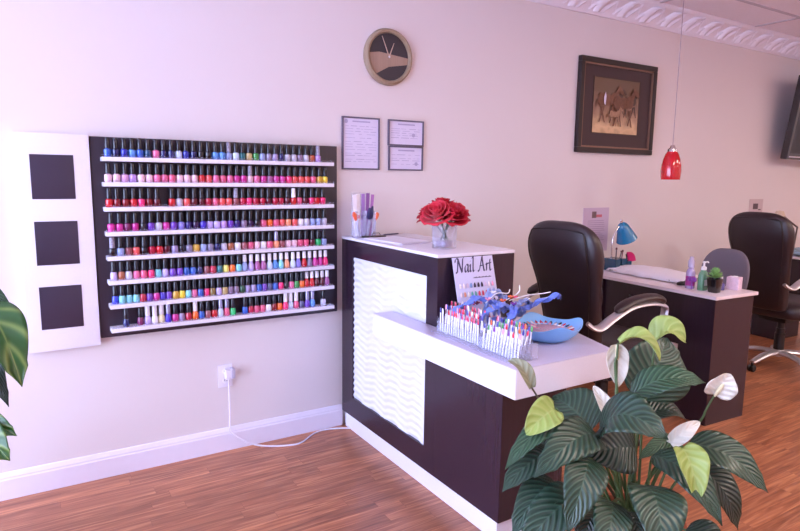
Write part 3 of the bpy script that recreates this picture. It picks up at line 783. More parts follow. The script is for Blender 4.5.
for lb, dx, dy, c_, h_, tl in (('orange handled brush leaning left in the acrylic holder', -.030, -.022, (226, 96, 60), .135, -.30), ('dark blue handled brush in the middle of the holder', .012, -.018, (40, 40, 92), .15, .10), ('navy brush with wide head leaning right', .022, -.006, (36, 36, 84), .16, .18), ('orange brush leaning right in the acrylic holder', .034, -.022, (222, 110, 66), .13, .30)):
    o_ = thing('nail_brush', lb, 'brush', (1.537 + dx, 2.85 + dy, ZT + .0045), 0, 'brushes in the acrylic holder')
    Mt = Matrix.Rotation(tl, 4, 'Y')
    b = bmn(); lathe(b, [(0, .004), (.004, .004), (.005, .05), (.0035, .09), (.0, .09)], seg=10, M=Mt); obj('handle', b, mat('bh_%d' % int(h_ * 1000), (190, 190, 220), .3), o_)
    b = bmn(); lathe(b, [(.0036, .088), (.011, .105), (.013, .125), (.006, h_ + .002), (0, h_ + .004)], seg=12, M=Mt, sy=.45); obj('brush_head', b, mat('bd_%d' % int(h_ * 1000), c_, .4), o_)

# ---- things on the low counter
sign = thing('nail_art_sign', 'lavender sign with dark lettering and rows of sample nails against the cabinet', 'sign', (1.634, 1.962, ZS))
tilt = math.atan2(.083, .30)
MS = Matrix.Rotation(-tilt, 4, 'X')          # leans back
b = bmn(); box(b, -.109, .109, 0.0, .004, .001, .305, .001, M=MS); obj('board', b, mat('sign_lavender', (196, 194, 228), .4, var=.02), sign)
INKS = mat('sign_ink', (44, 34, 88), .4)
# calligraphic lettering: strokes of a broad slanted nib
GL = {'N': (.66, [[(-.12, .58), (-.10, .74), (0, .80), (.13, .76)], [(.0, 0), (.07, .35), (.13, .77)], [(.13, .77), (.26, .38), (.42, .0)], [(.42, 0), (.49, .42), (.56, .78), (.68, .84)], [(-.10, .04), (-.03, -.02), (.03, .04)]]),
      'a': (.44, [[(.32, .37), (.20, .44), (.05, .30), (.03, .08), (.12, .0), (.24, .12), (.33, .38)], [(.33, .40), (.29, .10), (.34, .0), (.43, .08)]]),
      'i': (.24, [[(0, .32), (.09, .42), (.05, .10), (.10, .0), (.20, .08)], [(.10, .60), (.13, .60)]]),
      'l': (.26, [[(.02, .74), (.14, .86), (.09, .40), (.06, .08), (.12, .0), (.22, .08)]]),
      'A': (.66, [[(-.06, .05), (.03, .0), (.20, .38), (.38, .84)], [(.38, .84), (.42, .40), (.48, .04), (.58, .02)], [(.12, .30), (.44, .32)]]),
      'r': (.30, [[(0, .32), (.09, .42), (.04, .0)], [(.07, .25), (.17, .41), (.27, .38)]]),
      't': (.26, [[(.13, .64), (.06, .20), (.08, .02), (.16, .0), (.24, .07)], [(-.02, .41), (.22, .43)]]), ' ': (.30, [])}
b = bmn(); xx = 0; tot = sum(GL[c][0] for c in 'Nail Art'); fs = .190 / tot; nib = Vector((.058, .034))
for c in 'Nail Art':
    for st in GL[c][1]:
        P = curve_pts([(u, v, 0) for u, v in st], 14) if len(st) > 2 else [Vector((u, v, 0)) for u, v in st]
        R0 = []
        for p in P:
            R0.append([b.verts.new(MS @ Vector((-.093 + (xx + p.x + .10 * p.y + sg * nib.x) * fs, yq, .240 + (p.y + sg * nib.y) * fs * 1.25))) for sg, yq in ((-1, -.0002), (1, -.0002), (1, -.0009), (-1, -.0009))])
        for A, B in zip(R0, R0[1:]):
            for q in range(4): b.faces.new((A[q], A[(q + 1) % 4], B[(q + 1) % 4], B[q]))
        b.faces.new(R0[0]); b.faces.new(R0[-1][::-1])
    xx += GL[c][0]
obj('lettering', b, INKS, sign, smooth=False)
b = bmn()
for k in range(16): box(b, -.01 + k * .0062, -.01 + k * .0062 + .0046, -.0008, .0, .2115, .2145 + .001 * (k % 3), M=MS)
obj('small_print', b, INKS, sign, smooth=False)
def nail_mesh(L_, W_, nx=5, nz=6):
    b = bmn(); G = []
    for i in range(nz):
        v = i / (nz - 1); ww = W_ * (.8 + .2 * math.sin(PI * min(1, v * 1.4))) * math.sqrt(max(.02, 1 - max(0, (v - .55) / .47) ** 2)); row = []
        for k in range(nx):
            u = -1 + 2 * k / (nx - 1); row.append(b.verts.new((u * ww, -.0016 + .003 * u * u * .8 + .0015 * (v - .5) ** 2, v * L_)))
        G.append(row)
    for A, B in zip(G, G[1:]):
        for k in range(nx - 1): b.faces.new((A[k], A[k + 1], B[k + 1], B[k]))
    return b
NC = [(236, 220, 230), (200, 60, 90), (40, 32, 60), (230, 150, 180), (120, 150, 200), (240, 236, 240), (90, 160, 150), (170, 40, 60), (210, 190, 220), (220, 150, 120)]
def mesh_of(b, m, name='nail'):
    bmesh.ops.recalc_face_normals(b, faces=b.faces)
    me = bpy.data.meshes.new(name); b.to_mesh(me); b.free(); me.materials.append(m)
    for p in me.polygons: p.use_smooth = True
    return me
def ncm(k): return mat('nail_colour_%d' % k, NC[k], .2, coat=.5, var=.15, scale=150)
NM = [mesh_of(nail_mesh(.021, .0062), ncm(k)) for k in range(len(NC))]
order = [[5, 0, 8, 4, 2, 2, 2, 8, 0, 3], [0, 9, 5, 6, 6, 1, 1, 1, 0, 4], [5, 8, 4, 1, 0, 3, 8, 4, 5, 2], [0, 4, 5, 8, 3, 0, 7, 5, 8, 4], [5, 0, 3, 8, 5, 4, 0, 1, 3, 5]]
for r in range(5):
    for k in range(10):
        o = bpy.data.objects.new('sample_nail', NM[order[r][k]]); COL.objects.link(o); o.parent = sign
        o.matrix_local = MS @ Matrix.Translation((-.088 + k * .0195, -.0028, .172 - r * .037))

def bar_white(): return None
SN = thing('paper_slip', 'small white card lying at the foot of the tall cabinet', 'card', (1.52, 2.03, ZS + .0005))
b = bmn(); box(b, -.03, .015, -.012, .012, 0, .006, .001); obj('card_stock', b, M_PAPER, SN)

# acrylic racks of nail sticks
TIPC = [mat('tip_%d' % i, c_, .25, coat=.4, var=.2, scale=120) for i, c_ in enumerate([(214, 24, 60), (235, 70, 120), (90, 14, 40), (250, 160, 190), (245, 240, 245), (60, 60, 150), (235, 110, 60), (120, 50, 150), (90, 160, 90), (200, 30, 90)])]
b = bmn(); box(b, -.0042, .0042, -.0012, .0012, 0, .085, .0008); STK = mesh_of(b, M_STICK, 'stick')
b = bmn(); box(b, -.0034, .0034, -.001, .001, 0, .085, .0006); STK2 = mesh_of(b, mat('white_stick', (240, 238, 246), .3, var=.02), 'stick')
TM = []
for m_ in TIPC:
    b = nail_mesh(.021, .0058); bmesh.ops.translate(b, verts=b.verts, vec=(0, -.0008, .078)); TM.append(mesh_of(b, m_, 'tip'))
def stick_rack(label, nm, loc, n, sp, rows, lean, cols, seed):
    t = thing('acrylic_nail_rack', label, 'display rack', loc, PI / 2)        # local x runs along the counter edge
    Lh = n * sp / 2 + .008
    b = bmn()
    for k in range(rows):
        y0 = -.012 + .026 * k
        box(b, -Lh, Lh, y0 - .0015, y0, 0, .045 + .012 * k, .0004); box(b, -Lh, Lh, y0 + .008, y0 + .0095, 0, .045 + .012 * k, .0004)
    obj('slotted_steps', b, M_CLEAR, t, smooth=False)
    b = bmn(); box(b, -Lh, Lh, -.045, .026 * rows, 0, .003, .0008); obj('base_sheet', b, M_CLEAR, t, smooth=False)
    b = bmn(); box(b, -Lh, -Lh + .002, -.014, .026 * rows, .003, .06); obj('side_panel', b, M_CLEAR, t, smooth=False); b = bmn(); box(b, Lh - .002, Lh, -.014, .026 * rows, .003, .06); obj('side_panel', b, M_CLEAR, t, smooth=False)
    rr = random.Random(seed)
    names = ['front', 'second', 'third', 'back']
    for k in range(rows):
        for i in range(n):
            o = bpy.data.objects.new('nail_stick', STK2 if rr.random() < .55 else STK); COL.objects.link(o)
            lx = -Lh + .012 + i * sp + rr.uniform(-.001, .001); ly = -.012 + .026 * k + .0040
            # counter-clockwise quarter turn: local x -> world y, local y -> world -x ; rows step away from the edge
            o.location = (loc[0] + ly, loc[1] + lx, loc[2] + .0035 + .012 * k)
            o.rotation_euler = Euler((0, rr.uniform(-.05, .05), 0)).to_matrix().to_euler()
            Mx = Matrix.Rotation(-PI / 2, 4, 'Z') @ Matrix.Rotation(rr.uniform(-.06, .06) + lean, 4, 'Y') @ Matrix.Rotation(rr.uniform(-.03, .05), 4, 'X')
            o.rotation_euler = Mx.to_euler()
            ch = bpy.data.objects.new('nail_tip', TM[rr.choice(cols)]); COL.objects.link(ch); ch.parent = o
            tag(o, f'clear and white sample stick with painted nail in the {names[k]} row of the {nm} rack', 'sample stick', f'nail sticks, {names[k]} row of the {nm} rack')
    return t
t = stick_rack('acrylic rack of red and pink nail sticks nearest the tall cabinet', 'left', (1.440, 1.868, ZS), 17, .0150, 3, .0, [0, 0, 1, 2, 3, 4, 9, 2, 5], 3)
t.rotation_euler = (0, 0, PI / 2); t.scale = (1, -1, 1)
t = stick_rack('acrylic rack of mixed colour nail sticks nearest the blue bowl', 'right', (1.430, 1.612, ZS), 13, .0155, 3, .14, [4, 5, 6, 8, 0, 4, 3, 7], 4)
t.rotation_euler = (0, 0, PI / 2); t.scale = (1, -1, 1)

# blue tulle bow
bow = thing('tulle_bow', 'crumpled blue tulle ribbon bow behind the nail stick racks', 'ribbon', (1.62, 1.86, ZS))
M_TUL = mat('blue_tulle', (96, 122, 214), .5, var=.5, scale=60, sheen=.4)
M_TUL2 = mat('pale_blue_tulle', (146, 166, 234), .5, var=.4, scale=60, sheen=.4)
def ribbon(ctrl, w, seed, m, name='tulle_strip', par=bow, n=46, rough=.008):
    rr = random.Random(seed); P = curve_pts(ctrl, n); b = bmn(); G = []
    ph = [rr.uniform(0, 6) for _ in range(4)]
    for i, p in enumerate(P):
        t_ = (P[min(i + 1, n)] - P[max(i - 1, 0)]).normalized(); s = t_.cross(Vector((math.sin(i * .35 + ph[0]) * .5, .3, 1))).normalized(); nn = s.cross(t_)
        ww = w * (.75 + .25 * math.sin(i * .5 + ph[1])) * min(1, .35 + i / 8, .35 + (n - i) / 8); row = []
        for k in range(7):
            u = -1 + k / 3
            row.append(b.verts.new(p + s * u * ww / 2 + nn * (rough * math.sin(i * .9 + k * 1.7 + ph[2]) + rough * .7 * math.sin(k * 2.6 - i * .55 + ph[3]))))
        G.append(row)
    for A, B in zip(G, G[1:]):
        for k in range(6): b.faces.new((A[k], A[k + 1], B[k + 1], B[k]))
    return obj(name, b, m, par, ang=70, solid=.0006)
ribbon([(-.13, .10, .03), (-.14, .06, .10), (-.09, .02, .15), (-.02, .0, .13), (.03, -.03, .11), (.09, -.05, .10), (.14, -.07, .12), (.20, -.12, .155), (.225, -.13, .15)], .06, 1, M_TUL)
ribbon([(.0, .0, .03), (-.05, .01, .08), (-.02, .03, .145), (.03, .06, .165), (.07, .05, .13), (.03, .0, .11), (.0, -.02, .10)], .055, 2, M_TUL2)
ribbon([(.0, -.02, .10), (-.04, -.06, .14), (-.08, -.09, .11), (-.12, -.10, .13), (-.15, -.08, .08), (-.10, -.05, .05), (.0, -.01, .04)], .05, 3, M_TUL)
ribbon([(.0, .0, .02), (.05, -.03, .06), (.04, -.08, .11), (.0, -.11, .13), (-.05, -.14, .10), (-.06, -.12, .04), (-.0, -.05, .02)], .045, 4, M_TUL)
ribbon([(.03, .02, .03), (.10, .02, .05), (.15, -.02, .09), (.12, -.05, .13), (.06, -.04, .12), (.02, -.01, .09)], .05, 5, M_TUL2)
b = bmn(); lathe(b, [(0, .0005), (.045, .0005), (.04, .03), (.025, .06), (0, .07)], seg=20); obj('knot', b, M_TUL, bow)
for k, (x, y, z, c_) in enumerate(((-.03, -.07, .15, 6), (.03, -.05, .155, 6), (.06, -.04, .15, 1), (-.08, -.04, .155, 3), (-.02, .0, .17, 4), (.0, -.10, .14, 7), (.11, -.06, .14, 4), (-.12, -.02, .14, 2))):
    b = bmn()
    for q in range(5):
        a = q * 2 * PI / 5 + k; tube(b, [(x, y, z - .006), (x + .012 * math.cos(a), y + .012 * math.sin(a), z + .005)], [.003, .005], 6, flat=.5)
    obj('small_blossom', b, TIPC[c_], bow)
for k, P_ in enumerate((((-.06, .0, .13), (-.02, -.02, .17), (.03, -.03, .168), (.05, -.02, .18)), ((.03, -.04, .14), (.10, -.07, .16), (.17, -.09, .165), (.2, -.1, .17)), ((.02, -.03, .14), (.07, -.05, .17), (.075, -.05, .2)))):
    b = bmn(); tube(b, curve_pts(P_, 12), .0022, 6); obj('white_sprig', b, M_WHITE, bow)

# blue bowl with sample wheel
bowl = thing('blue_bowl', 'light blue bowl with flared lips on the low counter', 'bowl', (1.738, 1.690, ZS))
b = bmn()
def bring(r, z, fl, n=56):
    o = []
    for i in range(n):
        a = 2 * PI * i / n
        pk = sum(max(0, math.cos(a - a0)) ** 14 for a0 in (-.35, 1.3, 2.8, 4.3))
        rad = r * (1 + .10 * fl * pk + .03 * fl * math.cos(2 * a)); o.append((rad * math.cos(a), rad * math.sin(a), z + .026 * fl * pk))
    return o
loft(b, [bring(.065, 0, 0), bring(.072, .002, 0), bring(.098, .016, .1), bring(.118, .034, .4), bring(.129, .052, .85), bring(.131, .055, .9), bring(.128, .056, .9), bring(.114, .038, .4), bring(.093, .022, .1), bring(.06, .010, 0), bring(.005, .009, 0)], closed=False)
obj('bowl_body', b, mat('sky_blue_ceramic', (128, 188, 245), .25, coat=.3, var=.05), bowl)
wh = thing('nail_sample_wheel', 'ring of painted sample nails on pinkish chips inside the blue bowl', 'nail samples', (1.738, 1.690, ZS))
b = bmn(); lathe(b, [(0, .046), (.05, .044), (.095, .036), (.100, .032), (.075, .024), (0, .02)], seg=40)
obj('chip_bed', b, mat('pale_pink_chips', (214, 176, 204), .6, var=.35, scale=300, bump=.9, bscale=500), wh)
for i in range(30):
    a = 2 * PI * i / 30
    o = bpy.data.objects.new('sample_nail', NM[[1, 2, 7, 2, 4, 1, 9, 2, 7, 5][(i * 7) % 10]]); COL.objects.link(o); o.parent = wh
    o.matrix_local = Matrix.Rotation(a, 4, 'Z') @ Matrix.Translation((.084, 0, .044)) @ Matrix.Rotation(-PI / 2, 4, 'Z') @ Matrix.Rotation(-math.radians(72), 4, 'X')
for i in range(16):
    a = 2 * PI * i / 16 + .2
    o = bpy.data.objects.new('sample_nail', NM[[0, 3, 8, 5, 0, 3][i % 6]]); COL.objects.link(o); o.parent = wh
    o.matrix_local = Matrix.Rotation(a, 4, 'Z') @ Matrix.Translation((.045, 0, .049)) @ Matrix.Rotation(-PI / 2, 4, 'Z') @ Matrix.Rotation(-math.radians(80), 4, 'X')

# ================================================================ manicure desks
def ray_desk(label, loc, rz):
    d = thing('manicure_desk', label, 'desk', loc, rz, 'manicure desks along the wall')
    b = bmn(); box(b, -.195, .195, -.475, .60, .744, .764, .003); obj('desk_top', b, mat('desk_top_white', (226, 214, 222), .3, var=.03), d)
    b = bmn(); box(b, -.170, .185, -.455, -.24, 0.0, .744, .002)
    ped = obj('near_pedestal', b, M_DARKW, d, smooth=False)
    b = bmn(); box(b, -.170, .185, .36, .585, 0.0, .744, .002); obj('far_pedestal', b, M_DARKW, d, smooth=False)
    b = bmn(); box(b, -.150, .150, -.24, .36, .43, .744, .002)
    dr = obj('drawer', b, M_DARKW, d, smooth=False)
    b = bmn(); tube(b, [(-.152, -.05, .66), (-.170, -.04, .66), (-.170, .14, .66), (-.152, .15, .66)], .005, 8); obj('handle', b, M_BLACKP, dr)
    return d
DR = -math.radians(3)
DL = Vector((3.235 + .5 * (3.631 - 3.235) + .07, 1.887 + .475 , 0))
desk = ray_desk('dark manicure desk with white top holding the blue lamp', (3.457, 2.354, 0), DR)
desk2 = dup(desk, (5.80, 2.36, 0), DR, 'dark manicure desk at right edge behind the second chair')
ZD = .764

lamp = thing('desk_lamp', 'blue desk lamp with bent neck and organizer base on the desk', 'lamp', (3.575, 2.83, ZD))
M_TEAL = mat('teal_blue', (18, 70, 100), .25, coat=.5, var=.12)
b = bmn(); box(b, -.085, .095, -.06, .06, 0, .03, .01)
for x0 in (-.085, -.02, .035):
    box(b, x0, x0 + .05, -.055, .055, .028, .088 - (.02 if x0 > .03 else 0), .006)
obj('organizer_base', b, M_TEAL, lamp)
b = bmn(); tube(b, curve_pts([(-.04, .02, .06), (-.045, .02, .16), (-.035, .02, .24), (.0, .01, .305), (.025, .0, .32)], 20), .006, 10); obj('gooseneck', b, M_CHROME, lamp)
Ms = Matrix.Translation((.025, -.0, .325)) @ Matrix.Rotation(math.radians(-28), 4, 'Y')
b = bmn(); lathe(b, [(.0, .012), (.018, .010), (.030, .0), (.040, -.02), (.074, -.125), (.071, -.125), (.037, -.02), (.020, -.004), (0, 0)], seg=28, M=Ms); obj('shade', b, mat('shade_blue', (36, 124, 172), .22, coat=.6, var=.1), lamp)
b = bmn(); lathe(b, [(0, .010), (.006, .010), (.010, .03), (.004, .042), (0, .044)], seg=12, M=Ms); obj('switch_knob', b, M_CHROME, lamp)
pkf = thing('pink_fan', 'pink plastic fan shaped clip in the lamp organizer', 'clip', (3.655, 2.80, ZD + .055))
b = bmn()
poly = [(0, 0)] + [(.075 * math.cos(a), .075 * math.sin(a)) for a in [i * .2 + .1 for i in range(10)]]
prism(b, poly, 'y', -.004, .004); obj('fan_blade', b, mat('magenta_plastic', (206, 40, 120), .3), pkf)
b = bmn(); tube(b, [(0, 0, 0), (-.02, 0, .02), (-.03, 0, .06)], .004, 8); obj('clip_arm', b, M_BLACKP, pkf)
for k, (dx, dy, c_, h_, lb) in enumerate(((-.02, .0, (40, 30, 60), .14, 'dark tool standing in lamp organizer nearest the neck'), (.0, -.03, (120, 40, 60), .12, 'wine coloured tool standing in the middle of the lamp organizer'), (.04, .02, (60, 60, 80), .10, 'short grey tool standing behind the pink clip'))):
    o_ = thing('cuticle_tool', lb, 'tool', (3.575 + dx, 2.83 + dy, ZD + .06))
    b = bmn(); tube(b, [(0, 0, 0), (.01 * k, 0, h_ * .6)], .004, 8); obj('handle', b, mat('tool_%d' % k, c_, .3), o_)
    b = bmn(); lathe(b, [(0, h_ * .6), (.007, h_ * .62), (.007, h_ * .72), (0, h_ * .74)], c=(.01 * k, 0, 0), seg=10); obj('tip', b, mat('tooltip_%d' % k, (90, 40, 50), .3), o_)

Rd = Matrix.Rotation(DR, 4, 'Z')
tow = thing('white_towel', 'folded white towel spread over a black hand rest on desk', 'towel', (3.56, 2.50, ZD), DR)
b = bmn(); G = []
for i in range(29):
    v = i / 28; y = -.27 + .60 * v; row = []
    for k in range(15):
        u = -1 + k / 7; x = .02 + u * (.150 - .045 * abs(v - .5) ** 1.5)
        z = .006 + .050 * (1 - u * u) ** .5 * math.sin(PI * (.12 + .76 * v)) ** .7 + .002 * math.sin(i * .8 + k)
        row.append(b.verts.new((x, y, z)))
    G.append(row)
for A, B in zip(G, G[1:]):
    for k in range(14): b.faces.new((A[k], A[k + 1], B[k + 1], B[k]))
obj('towel_cloth', b, mat('towel_white', (236, 232, 242), .9, var=.03, bump=.2, bscale=400), tow, solid=.004)
rest = thing('hand_rest', 'black padded hand rest under the white towel', 'hand rest', (3.56, 2.50, ZD), DR)
b = bmn(); loft(b, [[(u - .01, y, v + .0105 + .0) for u, v in sup(20, .112 * s, .010, 3)] for y, s in ((-.20, .7), (-.19, .96), (.30, .96), (.31, .7))]); obj('pad', b, M_BLACKP, rest)

sp_ = thing('lotion_bottle', 'clear bottle with magenta label and clear cap on the desk', 'bottle', (3.365, 2.135, ZD))
b = bmn(); lathe(b, [(0, 0), (.024, 0), (.026, .004), (.026, .095), (.020, .112), (.013, .120), (.013, .13), (0, .13)], seg=24); obj('bottle_body', b, mat('clear_lilac', (176, 160, 206), .15, coat=.5, var=.05), sp_)
b = bmn(); lathe(b, [(.0268, .018), (.0268, .075), (.0262, .075), (.0262, .018)], seg=24); obj('label_band', b, mat('magenta_label', (176, 60, 160), .4, var=.3, scale=60), sp_)
b = bmn(); lathe(b, [(0, .125), (.018, .125), (.018, .165), (.012, .175), (.012, .19), (0, .192)], seg=20); obj('cap', b, mat('clear_cap', (186, 176, 208), .15, coat=.5), sp_)
so = thing('soap_dispenser', 'green hand soap bottle with white pump on the desk', 'soap dispenser', (3.372, 2.060, ZD))
b = bmn(); loft(b, [[(u, v, z) for u, v in sup(24, .032 * s, .022 * s, 2.8)] for z, s in ((0, .9), (.004, 1), (.085, 1), (.105, .8), (.118, .42), (.124, .4))]); obj('bottle_body', b, mat('green_soap', (96, 150, 120), .15, coat=.6, var=.15), so)
b = bmn(); lathe(b, [(0, .120), (.015, .120), (.015, .138), (.006, .142), (.005, .160), (.010, .162), (.010, .170), (0, .171)], seg=16); tube(b, [(0, 0, .166), (.035, .0, .166), (.042, 0, .160)], .004, 8); obj('pump', b, M_WHITE, so)
b = bmn(); box(b, -.02, .02, -.0235, -.0215, .03, .065); obj('soap_label', b, mat('soap_label', (176, 190, 180), .4, var=.3, scale=90), so, smooth=False)
for nm, c_, lb, loc in (('bow_clip', (140, 70, 170), 'purple striped bow clip leaning between lotion and soap', (3.335, 2.105, ZD)),):
    t = thing(nm, lb, 'clip', loc); b = bmn()
    for s_ in (-1, 1):
        lathe(b, [(0, 0), (.012, .004), (.016, .016), (.010, .028), (0, .032)], c=(.0, s_ * .014, .045), seg=14, sx=.35)
    tube(b, [(0, 0, 0), (0, 0, .05)], .003, 8)
    obj('bow', b, mat('purple_stripe', c_, .4, var=.8, scale=120), t)
pot = thing('succulent_pot', 'small green succulent in a black pot at the desk corner', 'potted plant', (3.368, 1.985, ZD))
b = bmn(); loft(b, [[(u, v, z) for u, v in sup(24, r, r, 4)] for z, r in ((0, .026), (.002, .028), (.078, .037), (.080, .037), (.080, .033), (.070, .032))]); obj('pot', b, mat('pot_black', (22, 18, 20), .2, coat=.4), pot)
b = bmn(); rr = random.Random(2)
for k in range(26):
    a = k * 2.4; e_ = .25 + 1.1 * (k / 26.0) ; L_ = .050 - .012 * k / 26
    d_ = Vector((math.cos(a) * math.cos(e_), math.sin(a) * math.cos(e_), math.sin(e_))); p0 = Vector((0, 0, .082 + .03 * k / 26))
    tube(b, [p0, p0 + d_ * L_ * .5, p0 + d_ * L_ * .85, p0 + d_ * L_], [.004, .009, .007, .001], 8, flat=.45)
obj('succulent_leaves', b, mat('succulent_green', (120, 168, 92), .5, var=.25, scale=50), pot)
nb = thing('nail_polish_bottle', 'small blue polish bottle with white cap right of the succulent', 'nail polish', (3.478, 2.010, ZD))
b = bmn(); lathe(b, [(0, 0), (.018, 0), (.02, .004), (.02, .034), (.008, .046), (0, .046)], seg=18); obj('bottle_body', b, mat('blue_glass', (90, 84, 150), .12, coat=.6), nb)
b = bmn(); lathe(b, [(0, .045), (.0085, .045), (.007, .082), (0, .084)], seg=14); obj('cap', b, M_CAPWHT, nb)
nb2 = thing('nail_polish_bottle', 'small dark purple polish bottle behind the succulent', 'nail polish', (3.470, 2.075, ZD))
b = bmn(); lathe(b, [(0, 0), (.018, 0), (.02, .004), (.02, .034), (.008, .046), (0, .046)], seg=18); obj('bottle_body', b, mat('dk_purple_glass', (56, 46, 96), .12, coat=.6), nb2)
b = bmn(); lathe(b, [(0, .045), (.0085, .045), (.007, .082), (0, .084)], seg=14); obj('cap', b, M_CAPBLK, nb2)
cup = thing('tissue_cube', 'white and pink patterned cube box at the desk end', 'box', (3.570, 1.985, ZD), .2)
b = bmn(); box(b, -.034, .034, -.034, .034, 0, .075, .004); obj('carton', b, mat('pink_white_pattern', (226, 200, 222), .5, var=.25, scale=60), cup)
b = bmn(); box(b, -.02, .02, -.012, .012, .074, .079, .002); obj('opening', b, M_WHITE, cup)
ms_ = thing('nail_clipper_case', 'black rounded case beside the towel on the desk', 'case', (3.415, 2.215, ZD), -.3)
b = bmn(); loft(b, [[(x, u, max(v, -.006) + .008) for u, v in sup(20, .022 * s, .018 * s, 2.4)] for x, s in ((-.036, .25), (-.030, .7), (-.01, 1), (.015, .95), (.032, .6), (.038, .2))]); obj('case_shell', b, M_BLACKP, ms_)

# second station: towel and angle lamp
t2 = thing('pale_towel', 'pale blue towel on the far desk at the right edge', 'towel', (5.80, 2.40, ZD), DR)
b = bmn(); loft(b, [[(u, y, v + .035) for u, v in sup(24, .17 * s, .034 * s, 3)] for y, s in ((-.30, .75), (-.28, 1), (.28, 1), (.30, .75))]); obj('towel_roll', b, mat('pale_blue_towel', (150, 178, 196), .9, var=.05, bump=.2, bscale=300), t2)
al = thing('angle_lamp', 'thin dark angle lamp with pale head behind the second chair', 'lamp', (5.95, 2.80, ZD))
b = bmn(); lathe(b, [(0, 0), (.06, 0), (.06, .012), (.012, .02), (0, .02)], seg=24); obj('base', b, M_BLACKP, al)
b = bmn(); tube(b, [(0, 0, .015), (.03, 0, .23)], .007, 8); tube(b, [(.03, 0, .23), (-.33, -.02, .36)], .008, 8); obj('arm', b, mat('lamp_brown', (70, 52, 48), .4), al)
b = bmn(); lathe(b, [(0, .02), (.03, .015), (.04, -.01), (.05, -.03), (.045, -.03), (0, 0)], c=(-.34, -.02, .37), seg=20); obj('lamp_head', b, mat('lamp_head_pale', (210, 190, 170), .3), al)
gb = thing('green_ball', 'green rubber ball on the floor under the far desk', 'ball', (5.70, 2.42, 0))
b = bmn(); lathe(b, [(.0, 0)] + [(.09 * math.sin(a), .09 - .09 * math.cos(a)) for a in [i * PI / 12 for i in range(1, 12)]] + [(0, .18)], seg=24); obj('ball_skin', b, mat('green_rubber', (20, 120, 90), .35), gb)

